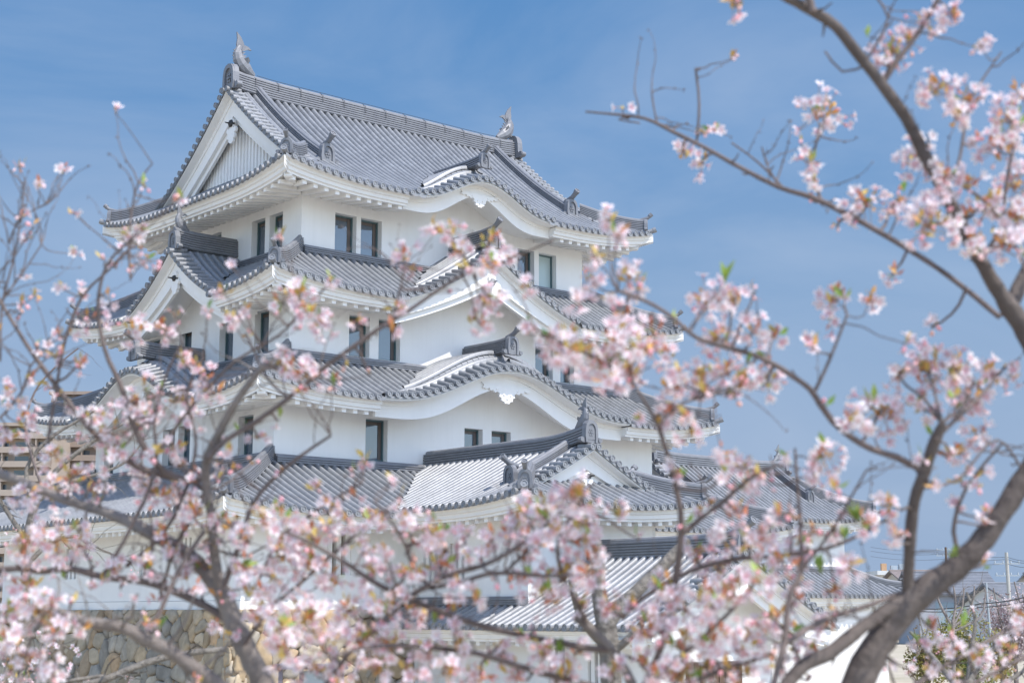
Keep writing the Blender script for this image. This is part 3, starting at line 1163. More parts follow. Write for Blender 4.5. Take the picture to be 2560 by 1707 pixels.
def storey(H, z0, z1, fr, le, slits=False):
    m = MB()
    a, b = H
    dirs = [((0, -b), (1, 0), (0, -1), a, fr), ((-a, 0), (0, -1), (-1, 0), b, le), ((0, b), (-1, 0), (0, 1), a, fr if not slits else []), ((a, 0), (0, 1), (1, 0), b, [])]
    for (O, av, n, S, holes) in dirs:
        wall_face(m, O, av, n, -S, S, z0, z1, holes)
    m.build('wall', PLASTER, keep)
    for i, (O, av, n, S, holes) in enumerate(dirs[:2]):
        for j, h in enumerate(holes):
            if slits:
                slit_window(keep, O, av, n, h, .3, 2)
            else:
                window(keep, O, av, n, h, .34, BLIND if (z0 > 12 and i == 0 and j == 3) else None)
storey(H4, 12.4, Z4 + .05, front4, left4)
storey(H3, 8.4, Z3 + .05, front3, left3)
storey(H2, 4.5, Z2 + .05, front2, left2)
storey(H1, .38, Z1 + .05, front1, left1, True)
m = MB()
m.box(V3((-H1[0] - .03, -H1[1] - .03, .10)), V3((2 * H1[0] + .06, 0, 0)), V3((0, 2 * H1[1] + .06, 0)), V3((0, 0, .27)))
m.build('plinth', PLASTER, keep)

def mx_(*fs): return lambda x, y: max(f(x, y) for f in fs)
roof4, S4, z4 = irimoya(keep, (0, 0), (1, 0), A4, B4, Z4, p4, 1.7, .48, (-1, 1), 2.1, .66, 7, {0: [(-3.5, 3.7)]}, {0: K4.zxy}, fishk=1.0,
                        wires=True, kuda=1.25, kuda_d=1.85, hb=.52, pend=1.05)
dormer(keep, K4, S4[0].zxy, 'wide', lambda x: .46 + .16 * math.sin(PI * min(1, x * 1.05)) ** 2, 1.9, Z4 - .35, rh=.34, rn=4, k=.78, ridgeL=3.3, pk=.78, pz=-.04, t0=.40)
skirt_roof(keep, R3, 2.0, A3 - H4[0], {0: [(-4.3, 4.3)], 1: [(-3.05, 3.45)]}, {0: G3.zxy, 1: G3L.zxy}, 0, H4)
dormer(keep, G3, zmax(R3), 'fish', lambda x: .56 + .36 * (1 - x) ** 2, 1.71, 10.5, rh=.62, rn=7, k=.72, hexgrey=True, hb2=lambda x: .74 + .42 * (1 - x) ** 2, pk=1.1)
dormer(keep, G3L, zmax(R3), 'fish', lambda x: .56 + .36 * (1 - x) ** 2, 1.73, 10.5, rh=.62, rn=7, k=.72, fishy=True, hb2=lambda x: .74 + .36 * (1 - x) ** 2, pk=.9)
skirt_roof(keep, R2, 2.0, A2 - H3[0], {0: [(-5.85, 5.85)], 1: [(-5.05, 4.35)]}, {0: K2.zxy, 1: K2L.zxy}, 0, H3)
dormer(keep, K2, zmax(R2), 'wide', lambda x: .58 + .20 * math.sin(PI * min(1, x * 1.05)) ** 2, 1.80, Z2 - .35, rh=.46, rn=6, k=.78, pk=.98, pz=-.06, facew=5.7, t0=.42)
dormer(keep, K2L, zmax(R2), 'wide', lambda x: .52 + .18 * math.sin(PI * min(1, x * 1.05)) ** 2, 1.74, Z2 - .35, rh=.52, rn=6, k=.78, pk=.85, pz=-.05, facew=4.6, t0=.42)

# ------------------------------------------------------------------ the wing with its hipped gable roof
wing = thing('turret', (UW, -11.0, -3.4), 'low white wing with hipped gable roof projecting from the front of the castle keep', 'turret')
wroof, WS, zw = irimoya(wing, WC, (0, -1), WA, WB, WZ, pw, 1.45, .36, (1,), 1.45, .44, 5, {0: [], 1: []}, {0: zmax(R1), 1: zmax(R1)}, fishk=0,
                        onik=.86, sori=.30, slats=False, kuda=.95, kuda_d=1.55, hb=.34, pend=.62, hipk=.74, inset=.6, ridge_span=(-2.35, WA - 1.45), kh=.30)
m = MB()
fish(m, V3((UW, -14.75, WZ + pw(WB) + .62)), (0, 1), .62)
m.build('fish_ornament', TILE2, wing)
m = MB()
wl, wr = UW - 2.65, UW + 2.9
wall_face(m, (0, -15.0), (1, 0), (0, -1), wl, wr, -3.4, WZ + .05)
wall_face(m, (wl, 0), (0, -1), (-1, 0), 8.9, 15.0, -3.4, WZ + .05, [(9.75, 10.6, .85, 2.2), (11.15, 12.0, .85, 2.2)])
wall_face(m, (wr, 0), (0, 1), (1, 0), -15.0, -8.9, -3.4, WZ + .05)
m.build('wall', PLASTER, wing)
for h in [(9.75, 10.6, .85, 2.2), (11.15, 12.0, .85, 2.2)]:
    slit_window(wing, (wl, 0), (0, -1), (-1, 0), h, .3, 2)
skirt_roof(keep, R1, 1.7, A1 - H2[0], {0: [(UW - WB, UW + WB)]}, {0: zw}, 0, H2)

# ------------------------------------------------------------------ the gatehouse
gate = thing('gatehouse', (UW, -18, -3.4), 'white gatehouse with plain gable roof in front of the wing', 'gatehouse')
GE, GZ, GW = UW - 4.05, -.42, 4.05
pg = lambda d: .43 * d + .022 * d * d
GF = -21.3
GL = Side((GE, -15.0), (0, -1), (1, 0), -6.5, 6.3, GZ, pg, 0, False, False, lambda e: GW)
GR = Side((UW + GW, -18.15), (0, 1), (-1, 0), -3.15, 3.15, GZ, pg, 0, False, False, lambda e: GW)
class _W:                                       # what stands above the lean-to part: nothing but the wing's wall
    pass
def gl_other(x, y):
    return 99 if (y > -15.0 and x > wl) else -1e9
mb, mw, mr, mo = MB(), MB(), MB(), Onis()
tile_slope(mb, GL, gl_other)
tile_slope(mb, GR)
for sd in (GL, GR): eave_white(mw, sd, 1.4)
zr = GZ + pg(GW)
ridge(mr, [V3((UW, GF + .05 + (-15.0 - GF - .05) * i / 10, zr - .05 + .12 * max(0, 1 - i / 4) ** 2)) for i in range(11)], .22, .50, 6, .11)
ridge(mr, [V3((wl - .12, -15.0 + 6.2 * i / 8, GZ + pg(wl - GE) + .0)) for i in range(9)], .15, .20, 3, .06)
mo.put((UW, GF + .02, zr - .15), (0, -1), 1.0)
groof = mb.build('roof', TILE, gate)
mw.build('eave', PLASTER, groof)
mr.build('ridge', TILE2, groof)
mo.build(groof)
gg = Gable((UW, GF), (1, 0), (0, 1), GW, lambda s: GZ + pg(max(GW - s, 0)), 1.2)
m = MB()
gable_edge(m, gg, .5)
part = m.build('verge', TILE, gate)
m = MB()
bargeboard(m, gg, lambda x: .50, hb2=lambda x: .70, soffit=1.3)
m.build('bargeboard', PLASTER, part)
m = MB()
gable_face(m, gg, 1.25, GZ - .5, W=GW - .2)
m.build('gable_wall', PLASTER, part)
m = MB()
pendant(m, gg, zr - .95, .24, 'fish', 1.0)
m.build('pendant', PLASTER, part)
m = MB()
boss(m, gg, zr - .68, .24, .13)
m.build('boss', TILE2, part)
m = MB()
gl, gr = UW - 2.65, UW + 2.6
wall_face(m, (0, GF + 1.26), (1, 0), (0, -1), gl, gr, -3.4, GZ + .1)
wall_face(m, (gl, 0), (0, -1), (-1, 0), 15.0, -GF - 1.26, -3.4, GZ + .2, [(15.9, 16.7, -2.2, -1.0), (17.6, 18.4, -2.2, -1.0)])
wall_face(m, (gr, 0), (0, 1), (1, 0), GF + 1.26, -15.0, -3.4, GZ + .2)
m.build('wall', PLASTER, gate)
for h in [(15.9, 16.7, -2.2, -1.0), (17.6, 18.4, -2.2, -1.0)]:
    slit_window(gate, (gl, 0), (0, -1), (-1, 0), h, .3, 2)
m = MB()
dz = GF + 1.26
m.box(V3((UW - 1.15, dz - .06, -3.38)), V3((2.3, 0, 0)), V3((0, .05, 0)), V3((0, 0, 2.0)))
for i in range(9):
    m.box(V3((UW - 1.12 + i * .26, dz - .085, -3.36)), V3((.2, 0, 0)), V3((0, .024, 0)), V3((0, 0, 1.96)))
m.build('door', WOOD, gate)
# ------------------------------------------------------------------ picture-to-world helper (V: 2352 wide sketch units)
FV = 3941.288 * 2352 / 2560
_c, _s = math.cos(YAW), math.sin(YAW)
CF, CRT, CUP = V3((_c, _s, 0)), V3((_s, -_c, 0)), V3((0, 0, 1))
def at(x, y, d):
    """world point seen at sketch position x, y and standing d metres away (along the ground)"""
    a, b = (x - 1176) / FV, (784.2 - y) / FV
    r = CF * (math.cos(PITCH) - b * math.sin(PITCH)) + CRT * a + CUP * (math.sin(PITCH) + b * math.cos(PITCH))
    return CAMP + r * (d / (math.cos(PITCH) - b * math.sin(PITCH)))
def yz(y, d):                                    # height of something at sketch row y, d metres away
    return at(1176, y, d).z

# ------------------------------------------------------------------ ground
GRAVEL = mat('gravel', (.50, .44, .36), .95, .1, noise_scale=.35, col2=(.34, .31, .23), bump=.5, bump_scale=8)
def gz(x, y):
    d = (V3((x, y, 0)) - CAMP).dot(CF)
    t = min(max((d - 11) / 18, 0), 1)
    t = t * t * (3 - 2 * t)
    return -1.65 - 1.78 * t + .05 * math.sin(x * .7) * math.cos(y * .6)
m = MB()
g = [0]
st = 1.5
while g[-1] < 2500:
    g.append(g[-1] + st)
    if g[-1] > 75: st *= 1.35
g = [-v for v in reversed(g[1:])] + g
n = len(g)
P = [V3((x - 15, y - 25, gz(x - 15, y - 25))) for y in g for x in g]
m.add(P, [(j * n + i, j * n + i + 1, (j + 1) * n + i + 1, (j + 1) * n + i) for j in range(n - 1) for i in range(n - 1)], None, True)
tag(m.build('ground', GRAVEL), kind='structure')

# ------------------------------------------------------------------ stone base: fitted boulders
def clip_poly(poly, a, b, c):
    out = []
    for i in range(len(poly)):
        p, q = poly[i], poly[(i + 1) % len(poly)]
        fp, fq = a * p[0] + b * p[1] - c, a * q[0] + b * q[1] - c
        if fp <= 0: out.append(p)
        if (fp < 0) != (fq < 0):
            t = fp / (fp - fq)
            out.append((p[0] + (q[0] - p[0]) * t, p[1] + (q[1] - p[1]) * t))
    return out
STC = [(.46, .42, .36), (.40, .385, .355), (.52, .46, .37), (.47, .39, .29), (.37, .365, .355), (.55, .49, .40), (.43, .35, .27), (.50, .41, .30), (.46, .36, .26), (.44, .42, .39), (.49, .37, .26), (.42, .40, .37), (.47, .43, .37)]
def boulders(mb, O, X, Z, N, w, h, sx, sz, rnd):
    nx, nz_ = int(w / sx) + 1, int(h / sz) + 1
    pts = {}
    for j in range(-1, nz_ + 1):
        for i in range(-1, nx + 1):
            pts[i, j] = ((i + .5 + rnd.uniform(-.48, .48) + .5 * (j % 2)) * sx, (j + .5 + rnd.uniform(-.48, .48)) * sz)
    for (i, j), p in pts.items():
        poly = [(0, 0), (w, 0), (w, h), (0, h)]
        if not (-sx < p[0] < w + sx and -sz < p[1] < h + sz): continue
        for di in (-2, -1, 0, 1, 2):
            for dj in (-2, -1, 0, 1, 2):
                q = pts.get((i + di, j + dj))
                if q is None or (di == 0 and dj == 0): continue
                a, b = q[0] - p[0], q[1] - p[1]
                c = a * (p[0] + q[0]) / 2 + b * (p[1] + q[1]) / 2
                poly = clip_poly(poly, a, b, c)
                if len(poly) < 3: break
            if len(poly) < 3: break
        if len(poly) < 3: continue
        cx, cz = sum(q[0] for q in poly) / len(poly), sum(q[1] for q in poly) / len(poly)
        dep = rnd.uniform(.05, .16)
        tl, tk = rnd.uniform(-.12, .12), rnd.uniform(-.12, .12)
        for _ in range(1):                     # wear the corners round
            cut = []
            for k in range(len(poly)):
                a, b = poly[k], poly[(k + 1) % len(poly)]
                cut += [(a[0] * .8 + b[0] * .2, a[1] * .8 + b[1] * .2), (a[0] * .2 + b[0] * .8, a[1] * .2 + b[1] * .8)]
            poly = cut
        # break long edges so the outline is lumpy
        pl = []
        for k in range(len(poly)):
            a, b = poly[k], poly[(k + 1) % len(poly)]
            pl.append(a)
            L = math.hypot(a[0] - b[0], a[1] - b[1])
            if L > .3:
                t = rnd.uniform(.35, .65)
                pl.append((a[0] + (b[0] - a[0]) * t + rnd.uniform(-.02, .02), a[1] + (b[1] - a[1]) * t + rnd.uniform(-.02, .02)))
        rings = []
        for (k, dd) in ((1.0, -.14), (.975, dep * .10), (.92, dep * .55), (.80, dep * .9), (.5, dep)):
            rings.append([O + X * (cx + (q[0] - cx) * k) + Z * (cz + (q[1] - cz) * k) + N * (dd + (tl * (q[0] - cx) + tk * (q[1] - cz)) * (1 if dd > 0 else 0) + rnd.uniform(-.012, .012)) for q in pl])
        L = len(pl)
        PP = [q for r in rings for q in r]
        F = []
        for r in range(len(rings) - 1):
            for k in range(L):
                F.append((r * L + k, r * L + (k + 1) % L, (r + 1) * L + (k + 1) % L, (r + 1) * L + k))
        F.append(tuple(range((len(rings) - 1) * L, len(rings) * L)))
        c = rnd.choice(STC)
        v = rnd.uniform(.8, 1.2)
        mb.cur = (c[0] * v * 1.06, c[1] * v * .97, c[2] * v * .84)
        mb.add(PP, F, None, True)
    mb.cur = None
rnd = random.Random(11)
sb = MB()
BT = .13                                       # batter
ZB, ZT = -3.55, .10
hh = ZT - ZB
bx, by = -H1[0] - .06, -H1[1] - .06
nl = V3((-1, 0, BT)).normalized()
boulders(sb, V3((bx - BT * hh, by - BT * hh + 26, ZB)), V3((0, -1, 0)), V3((BT, 0, 1)), nl, 26, hh, .80, .47, rnd)
boulders(sb, V3((bx - BT * hh + .10, by - BT * hh + 26, ZB)), V3((0, -1, 0)), V3((BT, 0, 1)), nl, 26, hh, .42, .30, rnd)
nf = V3((0, -1, BT)).normalized()
boulders(sb, V3((bx - BT * hh, by - BT * hh, ZB)), V3((1, 0, 0)), V3((0, BT, 1)), nf, 7.9, hh, .85, .52, rnd)
boulders(sb, V3((bx - BT * hh, by - BT * hh + .10, ZB)), V3((1, 0, 0)), V3((0, BT, 1)), nf, 7.9, hh, .45, .32, rnd)
base = sb.build('stone_wall', STONE)
tag(base, 'battered base of fitted tan and grey boulders under the white castle', 'stone wall')
cb_ = MB()
cb_.add([V3((bx - BT * hh + .07, by - BT * hh + .07, ZB)), V3((bx + 22, by - BT * hh + .07, ZB)), V3((bx + 22, by + 26, ZB)), V3((bx - BT * hh + .07, by + 26, ZB)),
         V3((bx + .07, by + .07, ZT - .02)), V3((bx + 22, by + .07, ZT - .02)), V3((bx + 22, by + 26, ZT - .02)), V3((bx + .07, by + 26, ZT - .02))],
        [(0, 1, 5, 4), (1, 2, 6, 5), (2, 3, 7, 6), (3, 0, 4, 7), (4, 5, 6, 7)])
cb_.build('core', MORTAR, base)

# ------------------------------------------------------------------ turret and low building beyond the keep
ft = thing('turret', (20.2, 0, -3.4), 'distant white turret whose hipped gable roof rises right behind the keep', 'turret')
irimoya(ft, (20.4, 0), (1, 0), 7.2, 4.0, 4.28, lambda d: .54 * d + .028 * d * d, 2.4, .55, (-1, 1), 1.3, .5, 5, fishk=.55, onik=.85, slats=False, kuda=.9, kuda_d=1.7, hb=.34, pend=.6)
m = MB()
for (O, a, n_, S) in (((20.4, -2.75), (1, 0), (0, -1), 5.9), ((14.5, 0), (0, -1), (-1, 0), 2.75), ((20.4, 2.75), (-1, 0), (0, 1), 5.9), ((26.3, 0), (0, 1), (1, 0), 2.75)):
    wall_face(m, O, a, n_, -S, S, -3.4, 4.33)
m.build('wall', PLASTER, ft)

lb = thing('storehouse', (19.4, -5.9, -3.4), 'low white building with hipped tile roof below the distant turret', 'building')
LA, LBk, LC = 5.6, 1.95, (19.0, -5.75)
LS = skirt_sides(LA, LBk, .72, lambda d: .50 * d + .02 * d * d, .38, LBk, LBk, LC)
for sd in LS: sd.Lc, sd.Lf = 2.2, 2.0
mb, mw, mr, mo = MB(), MB(), MB(), Onis()
for sd in LS:
    tile_slope(mb, sd)
    eave_white(mw, sd, .8)
    hip(mr, mo, mb, sd, True, LBk, .55, .2, .13, .22, 3)
zr_ = .72 + .5 * LBk + .02 * LBk ** 2
ridge(mr, [V3((LC[0] - LA + LBk - .1 + (2 * LA - 2 * LBk + .2) * i / 6, LC[1], zr_ - .04)) for i in range(7)], .17, .24, 3, .09)
r = mb.build('roof', TILE, lb)
mw.build('eave', PLASTER, r)
mr.build('ridge', TILE2, r)
mo.build(r)
m = MB()
wa, wb = LA - .85, LBk - .75
for (O, a, n_, S) in (((LC[0], LC[1] - wb), (1, 0), (0, -1), wa), ((LC[0] - wa, LC[1]), (0, -1), (-1, 0), wb), ((LC[0], LC[1] + wb), (-1, 0), (0, 1), wa), ((LC[0] + wa, LC[1]), (0, 1), (1, 0), wb)):
    wall_face(m, O, a, n_, -S, S, -3.4, .76)
m.build('wall', PLASTER, lb)

# ------------------------------------------------------------------ sign board at the foot of the base
PURP = mat('painted_steel', (.20, .17, .19), .5, .4, noise_scale=5)
PANEL = mat('board_panel', (.40, .43, .42), .35, .5, noise_scale=1.5, col2=(.33, .36, .36))
sgd = 37.0
p0, p1 = at(640, 1524, sgd), at(790, 1524, sgd)
sg = thing('notice_board', V3(((p0.x + p1.x) / 2, (p0.y + p1.y) / 2, -3.43)), 'framed notice board standing in front of the stone base', 'notice board')
X = (p1 - p0); Wd = X.length; X.normalize(); X.z = 0
Yv = V3((-X.y, X.x, 0)); Zv = V3((0, 0, 1))
b0 = V3((p0.x, p0.y, -3.43))
top = yz(1524, sgd)
m = MB()
for q in (.0, .48, Wd - .09):
    m.box(b0 + X * q, X * .09, Yv * .09, Zv * (top + 3.43 - .12))
m.build('post', PURP, sg)
m = MB()
m.box(b0 + X * -.08 + Zv * (top + 3.43 - .12) - Yv * .10, X * (Wd + .16), Yv * .34, Zv * .12)
m.build('roof', PURP, sg)
m = MB()
m.box(b0 + X * .58 + Zv * .75 + Yv * .03, X * (Wd - .68), Yv * .03, Zv * (top + 3.43 - .90))
m.build('panel', PANEL, sg)

# ------------------------------------------------------------------ town: houses, flats, poles
ROOFG = mat('slate_roof', (.20, .21, .235), .7, .3, noise_scale=.8, col2=(.15, .16, .18))
ROOFB = mat('brown_roof', (.27, .225, .215), .75, .3, noise_scale=.8, col2=(.21, .18, .17))
CREAM = mat('cream_wall', (.58, .53, .46), .9, .2, noise_scale=.4, col2=(.52, .48, .42))
GREYW = mat('grey_wall', (.42, .43, .46), .9, .2, noise_scale=.4)
WHITEW = mat('pale_wall', (.66, .66, .65), .9, .2, noise_scale=.4)
BEIGE = mat('beige_tile', (.36, .30, .25), .8, .3, noise_scale=.3, col2=(.33, .27, .225))
BROWN = mat('brown_tile', (.27, .22, .185), .8, .3, noise_scale=.3, col2=(.29, .23, .19))
DARKW = mat('dark_glass', (.06, .08, .10), .12, .8)  # one even dark tone for the apartment window panes
CURT = mat('curtain_glass', (.30, .38, .42), .25, .6)
STEEL = mat('galvanised', (.36, .40, .43), .5, .5, metal=.3)
CONC = mat('concrete_pole', (.44, .43, .40), .85, .3, noise_scale=3)
def house(label, x0, x1, ye, yr, d, wallm, roofm, depth=8, yaw=0.0, gable_front=False, win=()):
    """gabled house: eave row ye, ridge row yr, standing d metres off between sketch columns x0 and x1"""
    a, b = at(x0, ye, d), at(x1, ye, d)
    X = b - a
    W = X.length
    X.z = 0; X.normalize()
    X = Matrix.Rotation(yaw, 3, 'Z') @ X
    Y = V3((-X.y, X.x, 0))
    g0 = -3.45
    ze, zr = a.z, yz(yr, d)
    if gable_front: pass
    o = V3((a.x, a.y, g0))
    h = thing('house', o + X * W / 2 + Y * depth / 2, label, 'house')
    m = MB()
    c = [o, o + X * W, o + X * W + Y * depth, o + Y * depth]
    e = [V3((p.x, p.y, ze)) for p in c]
    m.add(c + e, [(0, 1, 5, 4), (1, 2, 6, 5), (2, 3, 7, 6), (3, 0, 4, 7)])
    if gable_front:
        r0, r1 = (e[0] + e[1]) / 2, (e[2] + e[3]) / 2
    else:
        r0, r1 = (e[0] + e[3]) / 2, (e[1] + e[2]) / 2
    r0.z = r1.z = zr - .12
    if gable_front:
        m.add([e[0], e[1], r0, e[3], e[2], r1], [(0, 1, 2), (3, 5, 4)])
    else:
        m.add([e[0], e[3], r0, e[1], e[2], r1], [(0, 2, 1), (3, 4, 5)])
    m.build('wall', wallm, h)
    m = MB()
    ov = .6
    for sgn in (0, 1):
        if gable_front:
            lo0, lo1 = (e[0], e[3]) if sgn == 0 else (e[1], e[2])
            ax_, out = Y, (-X if sgn == 0 else X)
        else:
            lo0, lo1 = (e[0], e[1]) if sgn == 0 else (e[3], e[2])
            ax_, out = X, (-Y if sgn == 0 else Y)
        sl = (zr - ze) / ((W if gable_front else depth) / 2)
        A0 = lo0 + out * ov - ax_ * ov - Zv * sl * ov
        A1 = lo1 + out * ov + ax_ * ov - Zv * sl * ov
        R0, R1_ = r0 - ax_ * ov + Zv * .12, r1 + ax_ * ov + Zv * .12
        if (lo1 - lo0).dot(R1_ - R0) < 0: R0, R1_ = R1_, R0
        k = 14
        for i in range(k):                     # courses
            f0, f1 = i / k, (i + 1) / k
            p, q, r_, s_ = A0.lerp(R0, f0) + Zv * .05, A1.lerp(R1_, f0) + Zv * .05, A1.lerp(R1_, f1), A0.lerp(R0, f1)
            m.add([p, q, r_, s_, p - Zv * .07, q - Zv * .07], [(0, 1, 2, 3), (4, 5, 1, 0)])
        m.add([A0, A1, R1_, R0, A0 - Zv * .16, A1 - Zv * .16, R1_ - Zv * .16, R0 - Zv * .16], [(4, 7, 6, 5), (0, 4, 5, 1), (1, 5, 6, 2), (0, 3, 7, 4)])
    m.tube([r0 - (r1 - r0).normalized() * ov + Zv * .16, r1 + (r1 - r0).normalized() * ov + Zv * .16], .14, 6)
    m.build('roof', roofm, h)
    for (fx, fw, z0, z1) in win:
        m = MB()
        q = o + X * (W * fx) - Y * .06
        q.z = z0
        for (dx, dw, dz_, dh) in ((0, fw, 0, .08), (0, fw, z1 - z0 - .08, .08), (0, .08, .08, z1 - z0 - .16), (fw - .08, .08, .08, z1 - z0 - .16), (fw / 2 - .04, .08, .08, z1 - z0 - .16)):
            m.box(q + X * dx + Zv * dz_, X * dw, Y * .05, Zv * dh)
        w = m.build('window', STEEL, h)
        m = MB()
        m.quad(q + Y * .04 + X * .04, q + Y * .04 + X * (fw - .04), q + Y * .04 + X * (fw - .04) + Zv * (z1 - z0), q + Y * .04 + Zv * (z1 - z0) + X * .04)
        m.build('glass', CURT, w)
    return h
house('cream gabled house with slate roof, gable end toward the castle grounds', 2285, 2420, 1392, 1318, 168, CREAM, ROOFG, 12, -.35, True, [(.12, 1.6, .7, 2.0), (.62, 2.0, .3, 1.8)])
house('grey-walled house with long slate roof behind leaning pole', 2110, 2290, 1358, 1312, 176, GREYW, ROOFG, 10, 0, False, [(.62, 3.6, -1.2, 1.4), (.2, 2.2, -1.2, 1.2)])
house('brown-roofed house farthest back beyond the storehouse', 2085, 2190, 1338, 1308, 205, CREAM, ROOFB, 10, .12, False, [(.5, 2.0, .3, 1.8)])
house('small pale house with dark roof at the edge beyond the cherry branches', 2330, 2480, 1380, 1338, 150, WHITEW, ROOFG, 9, .25, False, [(.3, 2.2, -.6, 1.0)])

fb = at(2035, 1340, 230)
fl = thing('office_block', V3((fb.x, fb.y, -3.45)), 'flat-roofed pale building with orange chimney on top', 'building')
a, b = at(2020, 1312, 230), at(2085, 1312, 230)
X = b - a; W = X.length; X.normalize(); Yv = V3((-X.y, X.x, 0))
m = MB()
o = V3((a.x, a.y, -3.45))
m.box(o, X * W, Yv * 12, Zv * (a.z + 3.45 - .5))
m.build('wall', CREAM, fl)
m = MB()
m.box(o - X * .4 - Yv * .4 + Zv * (a.z + 3.45 - .49), X * (W + .8), Yv * 12.8, Zv * .6)
m.build('parapet', WHITEW, fl)
ORG_ = mat('orange_paint', (.46, .29, .17), .7, .3)
m = MB()
m.box(o + X * .8 + Yv * 2 + Zv * (a.z + 3.45 + .12), X * .75, Yv * .75, Zv * 1.1)
m.build('chimney', ORG_, fl)
for i, (q, wd, hh_) in enumerate(((2.2, .9, .8), (3.4, .8, 1.0), (4.6, .7, .7))):
    m = MB()
    m.box(o + X * q + Yv * 2 + Zv * (a.z + 3.45 + .12), X * wd, Yv * .8, Zv * hh_)
    m.tube([o + X * (q + wd / 2) + Yv * 1.99 + Zv * (a.z + 3.45 + .12 + hh_ * .5), o + X * (q + wd / 2) + Yv * 1.93 + Zv * (a.z + 3.45 + .12 + hh_ * .5)], hh_ * .32, 10)
    m.build('rooftop_unit', STEEL, fl)

def flats(label, x0, x1, ytop, d, wallm, floors, depth=16, storey_h=3.0):
    a, b = at(x0, ytop, d), at(x1, ytop, d)
    X = b - a
    W = X.length
    X.z = 0; X.normalize()
    Y = V3((-X.y, X.x, 0))
    o = V3((a.x, a.y, -3.5))
    t = thing('apartment_block', o + X * W / 2, label, 'apartment block')
    H = a.z + 3.5
    m = MB()
    m.box(o + Y * 1.6, X * W, Y * depth, Zv * (H - .4))
    for k in range(int(W / 7) + 1):                 # party walls between the balconies
        m.box(o + X * min(7 * k, W - .25) + Y * .02, X * .24, Y * 1.6, Zv * (H - .42))
    m.build('wall', wallm, t)
    m = MB()
    m.box(o - X * .5 - Y * .4 + Zv * (H - .39), X * (W + 1), Y * (depth + 2.4), Zv * .7)
    m.build('roof', wallm, t)
    for i in range(floors):
        z = H - storey_h * (i + 1)
        if z < 1: break
        m = MB()
        m.box(o + Zv * z, X * W, Y * 1.58, Zv * .18)
        m.box(o - Y * .12 + Zv * z, X * W, Y * .119, Zv * 1.25)
        m.build('balcony', wallm, t)
        m = MB()
        n_ = int(W / 3.5)
        for k in range(n_):
            q = o + X * (W * (k + .18) / n_) + Y * 1.585 + Zv * (z + .3)
            m.quad(q, q + X * (W / n_ * .68), q + X * (W / n_ * .68) + Zv * 2.1, q + Zv * 2.1)
        m.build('window', DARKW, t)
flats('beige apartment block with banded balconies at the far left', -70, 118, 974, 330, BEIGE, 13)
flats('taller brown apartment block directly behind the left side of the keep', 119, 262, 902, 345, BROWN, 14, 16)

def pole(label, x, yt, d, r, matl, lean=0.0, arms=(), cat='utility pole'):
    p = at(x, yt, d)
    b = V3((p.x, p.y, -3.5))
    t = thing('utility_pole', b, label, cat)
    m = MB()
    m.tube([b, V3((p.x, p.y, p.z)) + CRT * lean], [r * 1.15, r * .8], 10)
    m.build('shaft', matl, t)
    for (z, w) in arms:
        m = MB()
        c = V3((p.x, p.y, p.z - z)) + CRT * lean
        m.box(c - CRT * w / 2 - CF * .06, CRT * w, CF * .12, Zv * .10)
        for k in range(4):
            q = c + CRT * (w * (k / 3 - .5) * .92)
            m.tube([q + Zv * .1, q + Zv * .32], [.09, .05], 6)
        m.build('crossarm', STEEL, t)
    return V3((p.x, p.y, p.z)) + CRT * lean
pp1 = pole('thick grey concrete utility pole beside the cream house', 2314, 1268, 135, .17, CONC, -.1, [(1.0, 2.2), (2.0, 2.0), (4.2, 2.4)])
pp2 = pole('distant brown utility pole with stacked crossarms', 2172, 1256, 215, .18, WOOD, 0, [(.4, 2.6), (1.2, 2.6), (2.6, 2.2), (3.4, 2.6)])
pp3 = pole('thin galvanised pole leaning in front of the grey house', 2272, 1338, 62, .055, STEEL, -.12, (), 'lamp post')
def wire(label, pts, r, sag=.3):
    m = MB()
    path = []
    for (a, b) in zip(pts[:-1], pts[1:]):
        for i in range(9):
            t = i / 9
            q = a.lerp(b, t)
            q.z -= sag * 4 * t * (1 - t)
            path.append(q)
    path.append(pts[-1])
    m.tube(path, r, 4)
    tag(m.build('overhead_wire', WIRE), label, 'cable', 'overhead wires on the utility poles')
wire('thick black cable drooping in front of the houses, upper of two', [at(2100, 1396, 64), at(2250, 1386, 60), at(2420, 1352, 54)], .022, .10)
wire('thick black cable drooping in front of the houses, lower of two', [at(2100, 1402, 64), at(2250, 1394, 60), at(2420, 1362, 54)], .018, .10)
for i, (y0, y1, lab) in enumerate(((1262, 1275, 'thin wire high in the sky, topmost run to the brown pole'), (1271, 1280, 'thin wire in the sky, second run below the topmost'), (1283, 1290, 'thin wire in the sky, lowest run over the slate roofs'))):
    wire(lab, [at(2000, y0 - 6, 240), at(2172, y0, 215), at(2314, y1 + 4, 135), at(2420, y1 + 2, 120)], .02, .35)
# ------------------------------------------------------------------ cherry trees
PETAL = mat('petal', (.8, .7, .74), .6, .25, attr='tint', trans=.35)
CALYX = mat('calyx', (.3, .06, .08), .6, .3, attr='tint')
YLEAF = mat('young_leaf', (.3, .2, .08), .5, .4, attr='tint', trans=.30)
rt = random.Random(23)
def rv(r=1.0):
    while True:
        v = V3((rt.uniform(-1, 1), rt.uniform(-1, 1), rt.uniform(-1, 1)))
        if 0 < v.length <= 1: return v * r
def frame_of(n):
    n = n.normalized()
    t = n.orthogonal().normalized()
    a = rt.uniform(0, 2 * PI)
    u = t * math.cos(a) + n.cross(t) * math.sin(a)
    return u, n.cross(u), n

